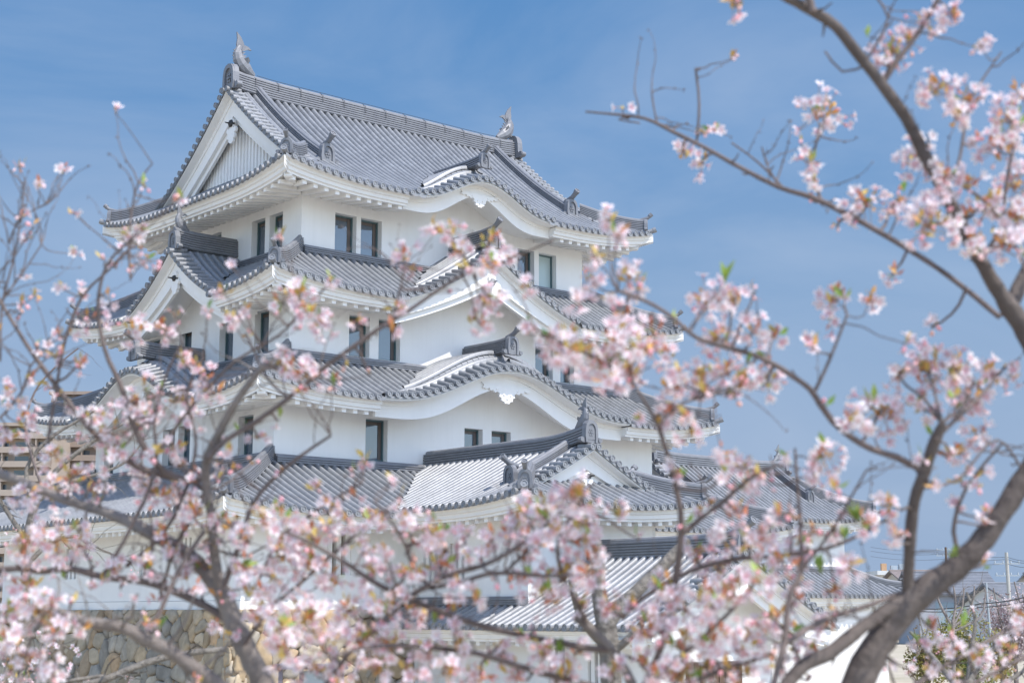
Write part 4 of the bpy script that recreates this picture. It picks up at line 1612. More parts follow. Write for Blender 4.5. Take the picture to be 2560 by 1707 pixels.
def flower(mp, mc, c, n, r, openness=1.0):
    """five notched petals round a small red calyx"""
    u, w, n = frame_of(n)
    base = rt.choice([(.82, .745, .775), (.84, .785, .805), (.82, .73, .765), (.86, .82, .83), (.81, .69, .735)])
    deep = rt.choice([(.74, .46, .54), (.78, .56, .62), (.82, .66, .71), (.84, .72, .76)])
    for k in range(5):
        a = 2 * PI * k / 5 + rt.uniform(-.12, .12)
        d = u * math.cos(a) + w * math.sin(a)
        s = n.cross(d)
        up = rt.uniform(.15, .5) + (1 - openness) * 1.3
        def q(x, y, h): return c + (d * x + s * y) * r + n * (h * r)
        P = [q(.06, 0, 0), q(.5, -.30, up * .35), q(.5, .30, up * .35), q(.50, 0, up * .22), q(.92, -.24, up * .75 + rt.uniform(-.1, .1)), q(.92, .24, up * .75 + rt.uniform(-.1, .1)), q(.86, 0, up * .66)]
        mp.cur = deep
        mp.add(P[:4], [(0, 1, 3), (0, 3, 2)], None, True)
        mp.cur = base
        mp.add(P[1:], [(0, 3, 5, 2), (2, 5, 4, 1)], None, True)
    mc.cur = rt.choice([(.60, .28, .30), (.66, .36, .34), (.58, .24, .26)])
    mc.tube([c - n * r * .42, c - n * r * .06, c + n * r * .10], [r * .06, r * .17, r * .07], 5)
    mc.cur = (.72, .50, .22)
    for k in range(4):
        dd = (u * math.cos(k * 1.7) + w * math.sin(k * 1.7)) * .22 + n * .34
        e = c + dd * r
        mc.add([c + n * r * .05, e + s * r * .045, e - s * r * .045], [(0, 1, 2)])

def bud(mb, c, n, r):
    u, w, n = frame_of(n)
    mb.cur = rt.choice([(.80, .42, .46), (.82, .50, .52), (.76, .34, .38), (.84, .60, .62), (.78, .46, .40)])
    mb.tube([c - n * r * 1.2, c - n * r * .5, c + n * r * .3, c + n * r * 1.1], [r * .2, r * .75, r * .85, r * .15], 6)

def leaf(mb, c, n, L, col):
    u, w, n = frame_of(n)
    mb.cur = col
    a = c + n * L * .5 + u * L * .06
    mb.add([c, a + w * L * .20 + u * L * .05, c + n * L, a - w * L * .20 + u * L * .05, a], [(0, 1, 4), (0, 4, 3), (4, 1, 2), (4, 2, 3)], None, True)

BRONZE = [(.56, .27, .09), (.62, .34, .09), (.58, .38, .10), (.54, .19, .10), (.58, .43, .12), (.46, .34, .08), (.60, .24, .14)]
GREEN = [(.26, .36, .07), (.32, .42, .09), (.20, .32, .07), (.38, .44, .12)]

class Branch:
    def __init__(s, pts, d0, d1, wob=.03):
        """pts: (x, y, r) in sketch units; depth runs from d0 to d1 metres"""
        s.sk = pts
        n = len(pts)
        acc = [0]
        for i in range(1, n): acc.append(acc[-1] + math.hypot(pts[i][0] - pts[i - 1][0], pts[i][1] - pts[i - 1][1]))
        raw = []
        for i, (x, y, r) in enumerate(pts):
            d = d0 + (d1 - d0) * acc[i] / max(acc[-1], 1)
            r = r if r < 7 else 7 + (r - 7) * .62
            raw.append((at(x, y, d), r / FV * d, x, y, d))
        # smooth (Catmull-Rom) with a little irregularity
        s.p, s.r, s.s = [], [], []
        for i in range(n - 1):
            a, b, c, e = raw[max(i - 1, 0)], raw[i], raw[i + 1], raw[min(i + 2, n - 1)]
            k = max(2, int(math.hypot(b[2] - c[2], b[3] - c[3]) / 22))
            for j in range(k):
                t = j / k
                q = .5 * (2 * b[0] + (c[0] - a[0]) * t + (2 * a[0] - 5 * b[0] + 4 * c[0] - e[0]) * t * t + (3 * b[0] - a[0] - 3 * c[0] + e[0]) * t ** 3)
                rr = b[1] + (c[1] - b[1]) * t
                s.p.append(q + rv(rr * .08))
                s.r.append(rr * rt.uniform(.94, 1.07))
                s.s.append((b[2] + (c[2] - b[2]) * t, b[3] + (c[3] - b[3]) * t, b[4] + (c[4] - b[4]) * t))
        s.p.append(raw[-1][0]); s.r.append(raw[-1][1]); s.s.append(raw[-1][2:])
        s.mt = MB()       # side twigs, drawn with the branch
        s.mp, s.mc, s.ml = MB(), MB(), MB()
    def near(s, x, y):
        best = (1e9, 0)
        for i, q in enumerate(s.s):
            dd = math.hypot(q[0] - x, q[1] - y)
            if dd < best[0]: best = (dd, i)
        return best

def cluster(br, x, y, r, nf=None, budy=.22, leafy=.5, green=.12, fs=1.0):
    dd, i = br.near(x, y)
    d = br.s[i][2] + rt.uniform(-.22, .22)
    c = at(x, y, d)
    R = r / FV * d
    a = br.p[i]
    twr = max(.0016, min(.004, br.r[i] * .5))
    m1 = a.lerp(c, .5) + rv(.08 * (c - a).length) + V3((0, 0, -.03 * (c - a).length))
    if (c - a).length > .02:
        br.mt.tube([a, a.lerp(m1, .5) + rv(.01), m1, m1.lerp(c, .6) + rv(.008), c], [twr * 1.3, twr * 1.15, twr, twr * .9, twr * .8], 5)
    n = nf if nf is not None else max(2, int((r / 15.0) ** 1.75 * 1.7))
    for k in range(n):
        v = rv(1.0)
        pos = c + v * R
        out = (v.normalized() * 1.0 + rv(.6) + V3((0, 0, -.15)) - CF * .30)
        rf = .0205 * rt.uniform(.82, 1.15) * fs
        root = c + rv(R * .18)
        if rt.random() < budy:
            br.mc.cur = (.36, .26, .12)
            br.mc.tube([root, (root + pos) / 2 + V3((0, 0, .004)), pos], [.0009, .0009, .0011], 3, False)
            bud(br.mc, pos, (pos - root) + rv(.01) + V3((0, 0, -.01)), .0072 * rt.uniform(.8, 1.2) * fs)
        else:
            br.mc.cur = (.40, .24, .14)
            br.mc.tube([root, (root + pos) / 2 + V3((0, 0, .004)), pos - out.normalized() * rf * .4], [.0009, .0009, .0012], 3, False)
            flower(br.mp, br.mc, pos, out, rf, 1.0 if rt.random() < .75 else rt.uniform(.3, .8))
    for k in range(int(n * leafy) + (1 if rt.random() < leafy else 0)):
        g = rt.random() < green
        leaf(br.ml, c + rv(R * .45), rv(1) + V3((0, 0, .8)), (.031 if not g else .036) * rt.uniform(.7, 1.4), rt.choice(GREEN if g else BRONZE))
    br.mt.tube([c + rv(R * .1), c, c + rv(R * .35)], [twr * .6, twr * .9, twr * .5], 4)

def fine_twigs(brs, n, seed, up=.5):
    """thin leafless side shoots that fork off the branches"""
    rr = random.Random(seed)
    for k in range(n):
        b = rr.choice(brs)
        if max(b.r) > .034: continue
        i = rr.randrange(len(b.s))
        x, y, d = b.s[i]
        if not (-60 < x < 2420 and -60 < y < 1640): continue
        a = rr.choice([-1, 1]) * rr.uniform(.3, 1.1) - PI / 2 * up + rr.uniform(-.5, .5)
        L_ = rr.uniform(50, 190)
        pts, dd = [b.p[i]], d
        for j in range(1, 7):
            x += math.cos(a) * L_ / 6; y += math.sin(a) * L_ / 6
            a += rr.uniform(-.38, .34)
            dd += rr.uniform(-.05, .05)
            pts.append(at(x, y, dd))
        w = rr.uniform(.0016, .0030)
        b.mt.tube(pts, [w * (1 - .11 * j) for j in range(7)], 5)
        for j in range(2, 7, 2):
            q = pts[j]
            b.mt.tube([q, q + rv(.006), q + rv(.012)], [w * .9, w * 1.1, w * .4], 4)
        if rr.random() < .35:
            cluster(b, x, y, 16, nf=rr.choice([1, 2, 3]), budy=.6, leafy=.7, green=.12)

def make_tree(name, label, root, branches, trunk_pts, bark, cat='cherry tree', group=None):
    """trunk_pts: Branch used as trunk; branches: list of Branch; each becomes a part with its own blossoms"""
    t = thing(name, root, label, cat, group)
    def tubes(br, nm, n):
        m = MB()
        m.tube(br.p, br.r, n)
        for k in range(int(len(br.p) / 7)):        # spurs and knots
            i = rt.randrange(len(br.p))
            q = br.p[i] + rv(br.r[i])
            o = (q - br.p[i]).normalized()
            L = min(.06, br.r[i] * 2.2) + .012
            m.tube([br.p[i], br.p[i] + o * (br.r[i] + L * .5), br.p[i] + o * (br.r[i] + L) + V3((0, 0, .01))], [br.r[i] * .35 + .001, .0028, .0018], 5)
        if br.mt.f:
            o = len(m.v)
            m.v += br.mt.v
            m.f += [[k + o for k in f] for f in br.mt.f]
            m.uv += br.mt.uv; m.sm += br.mt.sm; m.tint += br.mt.tint
        o = m.build(nm, bark if nm == 'trunk' else (bark if max(br.r) > .016 else TWIG), t)
        br.mp.build('blossoms', PETAL, o)
        br.mc.build('bud_sprays', CALYX, o)
        br.ml.build('leaves', YLEAF, o)
    tubes(trunk_pts, 'trunk', 14)
    for br in branches: tubes(br, 'branch', 8 if max(br.r) < .02 else 12)
    return t

# --- the right tree -------------------------------------------------------
RD = 4.3
R_trunk = Branch([(1700, 2790, 74), (1790, 2250, 66), (1870, 1850, 58), (1940, 1640, 52), (2010, 1490, 50), (2085, 1392, 49), (2150, 1335, 44), (2215, 1288, 39), (2290, 1195, 35), (2360, 1085, 33), (2440, 960, 32)], RD, RD)
R = [
 Branch([(2440, 960, 36), (2400, 850, 36), (2345, 745, 34), (2300, 680, 27), (2260, 612, 23), (2215, 530, 21), (2170, 440, 20), (2120, 350, 19), (2080, 270, 18), (2030, 200, 18), (1975, 130, 17), (1920, 62, 17), (1868, 28, 16), (1790, -14, 13), (1720, -50, 11)], RD, RD - .3),
 Branch([(2315, 722, 24), (2350, 640, 24), (2400, 560, 22)], RD, RD + .1),
 Branch([(1868, 28, 10), (1858, -10, 12), (1850, -60, 12)], RD - .3, RD - .3),
 Branch([(2296, 728, 7), (2200, 650, 6.2), (2130, 600, 6.5), (2040, 545, 7), (1960, 500, 7), (1870, 455, 6.5), (1790, 430, 6), (1700, 385, 5.5), (1620, 340, 5), (1540, 300, 4.5), (1480, 272, 4), (1400, 262, 3), (1345, 257, 2.2)], RD, RD + .6),
 Branch([(1600, 330, 3), (1606, 240, 3), (1598, 158, 3.2)], RD + .5, RD + .5),
 Branch([(1510, 285, 2.5), (1502, 250, 2), (1497, 212, 2)], RD + .55, RD + .55),
 Branch([(1480, 272, 3), (1450, 268, 3), (1420, 275, 2), (1470, 283, 2)], RD + .55, RD + .55),
 Branch([(1800, 432, 3), (1740, 372, 2.5), (1680, 328, 2)], RD + .4, RD + .45),
 Branch([(1790, 430, 2.5), (1762, 380, 2), (1750, 338, 2)], RD + .4, RD + .4),
 Branch([(1885, 458, 4), (1868, 400, 3.5), (1872, 340, 3), (1885, 285, 2.5)], RD + .3, RD + .4),
 Branch([(2025, 195, 8), (2060, 140, 7), (2110, 75, 6), (2160, -10, 5)], RD - .2, RD - .2),
 Branch([(2165, 440, 5), (2200, 380, 4), (2215, 300, 4), (2235, 220, 3), (2300, 120, 2)], RD - .1, RD),
 Branch([(2250, 600, 5), (2300, 520, 4.5), (2310, 430, 4), (2330, 330, 3), (2360, 250, 3)], RD, RD - .1),
 Branch([(2130, 370, 5), (2200, 420, 4), (2270, 470, 4), (2330, 560, 3), (2360, 640, 3)], RD - .1, RD - .2),
 Branch([(1985, 145, 4), (2020, 90, 3), (2040, 40, 3), (2010, -10, 3)], RD - .2, RD - .2),
 Branch([(1990, 150, 3), (1935, 165, 3), (1895, 118, 2.5)], RD - .2, RD - .2),
 Branch([(2085, 1360, 18), (2090, 1250, 17), (2100, 1150, 18), (2125, 1080, 19), (2148, 1010, 18), (2166, 972, 12)], RD, RD - .2),
 Branch([(2118, 1082, 9), (2060, 1050, 9), (2000, 1030, 8), (1930, 985, 8), (1885, 930, 8), (1860, 893, 7), (1800, 850, 6.5), (1740, 818, 6), (1680, 800, 6), (1600, 775, 5.5), (1540, 725, 5), (1480, 690, 5), (1420, 668, 4)], RD, RD - .3),
 Branch([(1868, 905, 5), (1895, 850, 4), (1920, 790, 3.5), (1945, 725, 3)], RD - .1, RD - .1),
 Branch([(1740, 818, 4), (1690, 880, 3.5), (1640, 905, 3), (1560, 880, 3)], RD - .2, RD - .2),
 Branch([(2148, 1010, 5), (2200, 960, 4), (2260, 900, 4), (2310, 840, 3)], RD - .2, RD),
 Branch([(2120, 1120, 4), (2200, 1100, 3), (2290, 1010, 3), (2360, 1100, 3)], RD - .1, RD),
 Branch([(1760, 1640, 24), (1810, 1568, 22), (1850, 1524, 22), (1904, 1500, 22), (1960, 1456, 21), (2020, 1412, 21), (2080, 1376, 22)], RD - .2, RD),
 Branch([(1770, 1600, 9), (1778, 1566, 9), (1803, 1470, 9), (1809, 1396, 8), (1820, 1350, 7), (1840, 1312, 6), (1838, 1200, 4.5), (1830, 1100, 4), (1826, 1030, 3)], RD - .3, RD - .1),
 Branch([(1806, 1475, 8), (1860, 1440, 7.5), (1911, 1416, 7), (1990, 1392, 6), (2065, 1362, 6)], RD - .25, RD),
 Branch([(1838, 1312, 4), (1880, 1260, 4), (1915, 1210, 3.5), (1950, 1150, 3), (1990, 1080, 2.5)], RD - .2, RD - .3),
 Branch([(2215, 1290, 6), (2190, 1220, 5), (2220, 1120, 4), (2300, 1020, 3)], RD, RD - .1),
 Branch([(2030, 1640, 8), (2120, 1560, 6), (2220, 1500, 5), (2360, 1420, 4)], RD + .3, RD + .6),
 Branch([(2060, 1660, 6), (2180, 1600, 5), (2290, 1540, 4), (2370, 1500, 4)], RD + .5, RD + .9),
]
# --- the left tree --------------------------------------------------------
LD = 4.9
L_trunk = Branch([(860, 2560, 60), (790, 2150, 52), (710, 1800, 44), (640, 1640, 39), (600, 1560, 37), (560, 1480, 34), (530, 1410, 31), (508, 1352, 29)], LD, LD)
L = [
 Branch([(515, 1370, 27), (455, 1292, 24), (400, 1255, 23), (350, 1226, 21), (290, 1195, 18), (230, 1172, 15), (150, 1148, 12), (80, 1118, 12), (0, 1088, 14), (-70, 1060, 15)], LD, LD + .4),
 Branch([(505, 1352, 17), (492, 1260, 14), (483, 1170, 13), (472, 1090, 13), (478, 1045, 13), (500, 1000, 12), (535, 935, 10), (580, 870, 9), (607, 838, 8)], LD, LD - .3),
 Branch([(480, 1050, 9), (520, 1010, 7), (600, 960, 6.5), (680, 900, 6.5), (749, 841, 6), (812, 796, 6), (883, 746, 5.5), (932, 718, 5), (1034, 648, 4.5), (1110, 610, 4), (1185, 588, 3), (1270, 552, 2.2)], LD - .2, LD - .5),
 Branch([(905, 730, 3.5), (912, 690, 3), (925, 640, 2.5), (930, 610, 2)], LD - .3, LD - .3),
 Branch([(478, 1095, 9), (430, 1102, 8.5), (380, 1085, 8), (340, 1040, 8), (310, 985, 7.5), (292, 930, 7), (275, 880, 6), (240, 800, 5), (225, 700, 4), (245, 610, 3.5), (290, 560, 3)], LD, LD - .2),
 Branch([(430, 1102, 8), (350, 1085, 7.5), (290, 1056, 7), (220, 1000, 6.5), (170, 940, 6), (110, 860, 6), (60, 790, 5), (5, 700, 4), (-20, 660, 4)], LD, LD + .1),
 Branch([(515, 1345, 7), (545, 1262, 6), (582, 1155, 5.5), (638, 1089, 5), (700, 1040, 4), (760, 1000, 3)], LD - .1, LD - .2),
 Branch([(560, 1640, 30), (520, 1592, 27), (460, 1545, 24), (400, 1500, 22), (330, 1465, 20), (280, 1440, 18), (210, 1430, 15), (150, 1412, 14), (110, 1400, 9)], LD - .1, LD - .4),
 Branch([(560, 1452, 12), (500, 1408, 11), (420, 1366, 10), (330, 1335, 9), (240, 1325, 8), (160, 1305, 8), (100, 1312, 7), (40, 1305, 7), (-20, 1310, 7)], LD, LD + .1),
 Branch([(400, 1258, 6), (440, 1190, 5.5), (470, 1130, 5)], LD, LD),
 Branch([(230, 1330, 5), (280, 1250, 4.5), (310, 1190, 4.5), (340, 1130, 4), (360, 1050, 4), (355, 960, 3.5), (390, 840, 3), (420, 790, 3)], LD, LD - .1),
 Branch([(110, 1010, 4), (128, 900, 4), (150, 780, 4), (190, 680, 3.5), (250, 620, 3), (300, 570, 3)], LD + .1, LD),
 Branch([(300, 640, 3), (296, 560, 3), (303, 480, 2.8), (318, 420, 2.2), (350, 376, 1.6)], LD, LD),
 Branch([(0, 830, 3), (5, 700, 3), (30, 600, 2.6), (48, 500, 2.2), (58, 408, 1.6)], LD + .2, LD + .2),
 Branch([(5, 690, 2.4), (50, 630, 2), (95, 562, 1.6)], LD + .2, LD + .2),
 Branch([(20, 560, 2), (45, 505, 1.8), (105, 468, 1.2)], LD + .2, LD + .2),
 Branch([(355, 1050, 5), (420, 960, 4.5), (470, 900, 4), (540, 830, 3.5), (640, 770, 3), (690, 720, 3)], LD - .1, LD - .2),
 Branch([(290, 1300, 5), (370, 1230, 5), (420, 1140, 4), (450, 1020, 3.5), (430, 900, 3), (470, 820, 2.5)], LD, LD),
 Branch([(330, 1470, 6), (370, 1400, 6), (400, 1330, 5), (440, 1260, 5), (470, 1220, 4)], LD - .2, LD - .1),
 Branch([(560, 1480, 5), (620, 1400, 4.5), (700, 1330, 4.5), (790, 1250, 4), (860, 1190, 3.5), (930, 1150, 3)], LD - .1, LD - .3),
 Branch([(600, 1320, 4), (640, 1240, 4), (700, 1190, 4), (760, 1150, 3.5), (830, 1110, 3)], LD - .2, LD - .3),
 Branch([(0, 960, 3), (50, 900, 3), (70, 840, 2.5), (110, 800, 2)], LD + .2, LD + .2),
]
# --- the middle tree, rooted below the frame ------------------------------
CD = 4.6
C_trunk = Branch([(1500, 2660, 56), (1495, 2150, 46), (1480, 1780, 30), (1462, 1640, 20), (1450, 1568, 15), (1420, 1512, 12), (1385, 1470, 11), (1350, 1440, 9), (1320, 1418, 8)], CD, CD)
C = [
 Branch([(1400, 1490, 8), (1356, 1489, 8), (1290, 1476, 7.5), (1192, 1457, 7), (1120, 1440, 7), (1056, 1421, 7), (990, 1395, 6.5), (919, 1369, 6), (850, 1330, 6), (790, 1290, 5), (700, 1240, 4), (620, 1210, 3)], CD, CD - .3),
 Branch([(1440, 1600, 8), (1329, 1566, 7.5), (1247, 1546, 7), (1170, 1522, 6.5), (1096, 1500, 6), (1000, 1488, 5.5), (919, 1481, 5), (820, 1490, 4), (760, 1510, 3)], CD - .1, CD - .4),
 Branch([(930, 1375, 6), (985, 1342, 6), (1020, 1325, 6), (1055, 1312, 6), (1110, 1298, 5.5), (1165, 1270, 5), (1210, 1240, 4), (1260, 1200, 3), (1320, 1150, 3)], CD - .2, CD - .4),
 Branch([(985, 1350, 5), (1055, 1337, 5), (1110, 1320, 5), (1160, 1315, 5), (1250, 1322, 4), (1310, 1320, 3)], CD - .2, CD - .3),
 Branch([(1160, 1314, 4), (1190, 1285, 4), (1215, 1262, 3.5)], CD - .2, CD - .2),
 Branch([(930, 1378, 5), (880, 1430, 5.5), (820, 1480, 5.5), (770, 1540, 5), (730, 1600, 5)], CD - .2, CD),
 Branch([(985, 1345, 4), (950, 1300, 4), (930, 1250, 3.5), (900, 1200, 3), (860, 1150, 2.5)], CD - .2, CD - .3),
 Branch([(1470, 1600, 9), (1520, 1480, 8.5), (1545, 1370, 8.5), (1559, 1284, 8.5), (1564, 1225, 8.5), (1563, 1171, 7), (1545, 1090, 6), (1514, 984, 5), (1479, 919, 3.5), (1440, 860, 3)], CD - .2, CD - .5),
 Branch([(1564, 1228, 6.5), (1610, 1190, 6), (1650, 1160, 5.5), (1681, 1134, 5), (1720, 1100, 4), (1780, 1070, 3)], CD - .3, CD - .5),
 Branch([(1430, 1420, 5), (1470, 1376, 5.5), (1530, 1340, 5.5), (1586, 1311, 5.5), (1681, 1284, 5.5), (1750, 1280, 5), (1816, 1272, 5), (1900, 1258, 4.5), (1971, 1230, 4), (2040, 1190, 3)], CD - .1, CD - .4),
 Branch([(1500, 1560, 7), (1570, 1500, 6), (1640, 1440, 5), (1700, 1380, 4), (1740, 1330, 3)], CD - .3, CD - .6),
 Branch([(1480, 1600, 7), (1580, 1570, 6), (1680, 1530, 5), (1770, 1500, 4), (1850, 1440, 3)], CD - .3, CD - .2),
 Branch([(1350, 1440, 5), (1330, 1390, 5), (1300, 1340, 4), (1280, 1260, 4), (1310, 1190, 3.5), (1360, 1110, 3)], CD, CD - .2),
 Branch([(1440, 860, 3.5), (1380, 830, 3.5), (1320, 800, 3), (1240, 770, 2.5)], CD - .5, CD - .6),
 Branch([(1510, 980, 3), (1560, 930, 3), (1640, 905, 2.5)], CD - .5, CD - .5),
]
# --- blossom clusters: x, y, radius in sketch units ------------------------
CLR = [(1890,265,66),(1572,352,36),(1612,378,30),(1640,300,26),(1690,15,36),(1850,372,30),(1875,415,26),(1990,470,58),(2065,455,36),(2132,520,66),(2052,630,22),(1925,520,16),
 (2112,372,60),(2170,405,40),(2055,120,48),(2125,55,46),(2090,95,30),(2255,108,26),(2150,210,50),(2222,230,46),(2195,270,30),(2322,280,60),(2290,350,58),(2330,425,56),
 (2270,480,52),(2312,560,48),(2240,560,40),(2222,420,32),(2150,470,36),(2190,40,30),(2040,150,28),(2345,215,40),(2340,500,44),(2225,500,34),(1630,690,56),(1690,690,40),(1650,780,56),
 (1730,762,42),(1778,775,28),(1920,690,42),(1908,742,26),(2002,690,28),(1420,545,36),(1395,505,34),(1370,590,30),(1350,640,46),(1330,690,38),(1445,640,48),(1430,730,40),(1465,665,30),
 (1560,890,42),(1610,870,48),(1660,850,46),(1702,880,42),(1760,880,42),(1545,940,40),(1585,1000,30),(2130,850,76),(2200,850,58),(2282,860,46),(2062,860,36),(2020,950,62),(1960,960,46),
 (2110,930,48),(2230,920,46),(2250,1000,40),(2322,860,30),(1700,1080,54),(1740,1105,40),(1890,1050,46),(1870,1090,30),(1660,1040,26),(1920,1128,26),(1980,1200,36),(1870,1222,30),
 (2030,1160,38),(2062,1230,32),(1950,1300,40),(2120,1480,46),(2180,1500,56),(2250,1522,62),(2322,1490,56),(2300,1550,46),(2205,1555,50),(2030,1520,26),(2252,1300,30),(2140,1440,34),(2330,1420,40),(2090,1545,30),
 (2270,1180,24),(2200,1040,30),(1800,1180,34),(1840,1240,30),(2140,750,24),(2080,790,20)]
CLL = [(140,665,14),(186,680,30),(212,730,46),(300,545,34),(340,595,32),(310,760,46),(372,755,44),(402,728,26),(250,690,22),(530,735,36),(562,712,24),(650,690,40),(692,672,40),(742,742,48),(702,720,40),
 (762,640,24),(20,900,30),(62,970,40),(25,1010,40),(130,1050,34),(240,980,56),(300,935,48),(332,960,46),(402,920,38),(470,870,40),(490,902,34),(440,950,40),(270,1050,46),(170,1090,46),(120,1130,56),
 (60,1140,40),(222,1130,46),(322,1090,46),(350,1130,48),(402,1150,46),(450,1180,40),(130,1240,64),(60,1250,58),(182,1270,48),(262,1300,38),(60,1340,58),(92,1400,58),(30,1420,58),(130,1440,40),(180,1220,46),
 (332,1300,36),(420,1320,40),(472,1300,40),(560,1300,40),(580,1362,48),(530,1200,40),(602,1200,42),(650,1190,42),(640,835,46),(702,862,48),(668,850,40),(820,740,26),(900,760,18),(332,900,38),(592,1005,26),(400,1030,30),
 (50,1520,50),(20,1470,42),(120,1545,42),(930,590,42),(952,620,26),(1030,530,46),(1060,572,40),(1120,560,50),(1130,612,40),(1000,525,30),(1172,590,34),(1100,740,44),(1132,690,48),(1112,700,40),(1210,660,32),
 (860,1190,46),(792,1190,42),(760,1165,40),(720,1240,56),(650,1280,62),(702,1300,56),(632,1330,50),(762,1330,56),(930,1200,46),(690,1220,40),(570,1240,36),(380,1250,30),(180,830,18),(130,830,16),(80,880,20),(480,1240,36),(510,1420,34),(600,1420,40)]
CLC = [(1190,1220,64),(1250,1180,60),(1320,1140,72),(1342,1200,64),(1200,1172,50),(1290,1330,80),(1352,1310,60),(1250,1372,58),(1000,1220,58),(1022,1262,48),(1060,1230,40),(842,1262,40),(850,1322,48),
 (880,1390,56),(802,1400,50),(950,1402,56),(1040,1402,46),(702,1420,62),(640,1440,56),(742,1470,56),(822,1470,56),(652,1502,48),(702,1532,40),(900,1482,56),(982,1502,56),(1060,1482,48),(1150,1502,50),
 (1250,1502,56),(1182,1542,48),(1100,1545,56),(1480,1450,48),(1570,1400,56),(1622,1382,56),(1682,1362,64),(1742,1332,50),(1650,1302,56),(1602,1280,56),(1722,1240,58),(1800,1290,46),(1530,1352,56),(1500,1420,56),
 (1562,1482,64),(1642,1462,64),(1702,1482,64),(1622,1532,64),(1702,1552,64),(1560,1552,58),(1782,1522,38),(1480,1532,48),(1420,790,92),(1382,832,68),(1480,802,50),(1322,812,58),(1282,822,40),(1402,882,44),(1300,770,40),(1260,790,34),
 (1500,760,40),(1450,850,44),(1530,820,40),(1700,1180,40),(1660,1230,48),(1760,1230,46),(1840,1300,40),(1330,1240,50),(1240,1250,40),(1130,1240,36),(1320,1500,40),(1400,1380,36),(1410,1540,44),(1300,1545,48),(1020,1545,50),(940,1545,46),(860,1540,46),(780,1540,40),
 (1860,1500,40),(1900,1440,36),(1920,1350,34),(1780,1420,40),(1750,1450,44),(1820,1380,36),(1360,1260,46),(1420,1180,34),(1010,1300,34),(1090,1370,36)]
def spread(cl, brs, extra=()):
    for (x, y, r) in cl:
        b = min(brs, key=lambda q: q.near(x, y)[0] + (40 if q.r[0] > .03 else 0))
        up = rt.random()
        if x > 2080 and y > 1440: r *= .62
        elif x > 1560 and y < 1120: r *= 1.24
        elif x < 760 and y > 880: r *= 1.15
        cluster(b, x, y, r * .92, green=.09, leafy=.78, budy=.13 if r > 34 else .30)
spread(CLR, R)
spread(CLL, L + [C[0], C[5], C[6]])
spread(CLC, C)
def sprig(brs, x, y, n, L):
    """a tuft of fresh green leaves at a twig end"""
    b = min(brs, key=lambda q: q.near(x, y)[0])
    dd, i = b.near(x, y)
    c = at(x, y, b.s[i][2])
    b.mt.tube([b.p[i], b.p[i].lerp(c, .5) + rv(.006), c], [.0022, .002, .0016], 5)
    for k in range(n):
        leaf(b.ml, c + rv(.006), rv(.7) + V3((0, 0, 1.0)), L * rt.uniform(.7, 1.2), rt.choice(GREEN))
for (x, y, n, L_) in [(1665, 650, 4, .055), (1938, 685, 4, .045), (2008, 925, 3, .045), (1716, 838, 3, .04), (1885, 1318, 5, .05), (1968, 1200, 6, .05), (1940, 1238, 4, .04), (1985, 1215, 4, .04), (2145, 1000, 5, .04),
                    (1995, 85, 3, .04), (2190, 1290, 3, .05), (2215, 1440, 3, .05)]:
    sprig(R, x, y, n, L_)
for (x, y, n, L_) in [(1340, 1398, 4, .045), (1290, 1500, 5, .05), (1560, 1100, 3, .04), (1220, 1318, 3, .035), (1600, 1560, 4, .05), (1000, 1430, 3, .04)]:
    sprig(C, x, y, n, L_)
for (x, y, n, L_) in [(560, 995, 3, .04), (150, 1330, 3, .04), (640, 720, 2, .035), (480, 1350, 3, .04)]:
    sprig(L, x, y, n, L_)
def loose(brs, n, seed, ymin=560):
    """single blooms, buds and leaf tufts on short spurs all along the twigs"""
    rr = random.Random(seed)
    for k in range(n):
        b = rr.choice(brs)
        if max(b.r) > .03: continue
        i = rr.randrange(len(b.s))
        x, y, d = b.s[i]
        if y < ymin and rr.random() < .75: continue
        if not (-60 < x < 2420 and -60 < y < 1640): continue
        cluster(b, x + rr.uniform(-40, 40), y + rr.uniform(-38, 38), rr.uniform(12, 24), nf=rr.choice([1, 2, 2, 3, 4]), budy=.4, leafy=.8, green=.10)
loose(R, 70, 5)
loose(L, 70, 6)
loose(C, 90, 7, 700)
fine_twigs(R, 60, 31)
fine_twigs(L, 190, 32, .8)
fine_twigs(C, 70, 33)
make_tree('cherry_tree', 'right cherry tree whose thick dark trunk slants out of the frame, branches framing the sky', at(1700, 2790, RD), R, R_trunk, DBARK, group='cherry trees in the foreground')
make_tree('cherry_tree', 'left cherry tree with forked brown trunk crossing the stone wall and roofs', at(860, 2560, LD), L, L_trunk, BARK, group='cherry trees in the foreground')
make_tree('cherry_tree', 'middle cherry tree of slender branches spreading low before the gatehouse', at(1500, 2660, CD), C, C_trunk, BARK, group='cherry trees in the foreground')

# --- old grey trunk farther off, cut back hard ------------------------------
GD = 8.6
G_trunk = Branch([(1432, 2140, 40), (1420, 1800, 36), (1405, 1560, 34), (1395, 1470, 36), (1388, 1428, 34)], GD, GD)
G = [
 Branch([(1392, 1440, 30), (1378, 1380, 24), (1374, 1320, 22), (1372, 1270, 20), (1366, 1235, 15)], GD, GD),
 Branch([(1390, 1440, 28), (1420, 1398, 22), (1455, 1362, 20), (1500, 1322, 19), (1545, 1275, 17), (1580, 1240, 11)], GD, GD + .2),
 Branch([(1380, 1470, 18), (1340, 1425, 13), (1322, 1380, 9), (1312, 1330, 7)], GD, GD - .1),
 Branch([(1400, 1500, 12), (1440, 1470, 10), (1475, 1430, 9)], GD, GD - .1),
]
make_tree('cherry_tree', 'old grey cherry trunk with sawn-off limbs before the gatehouse roof', at(1432, 2140, GD), G, G_trunk, GBARK, group='cherry trees in the foreground')

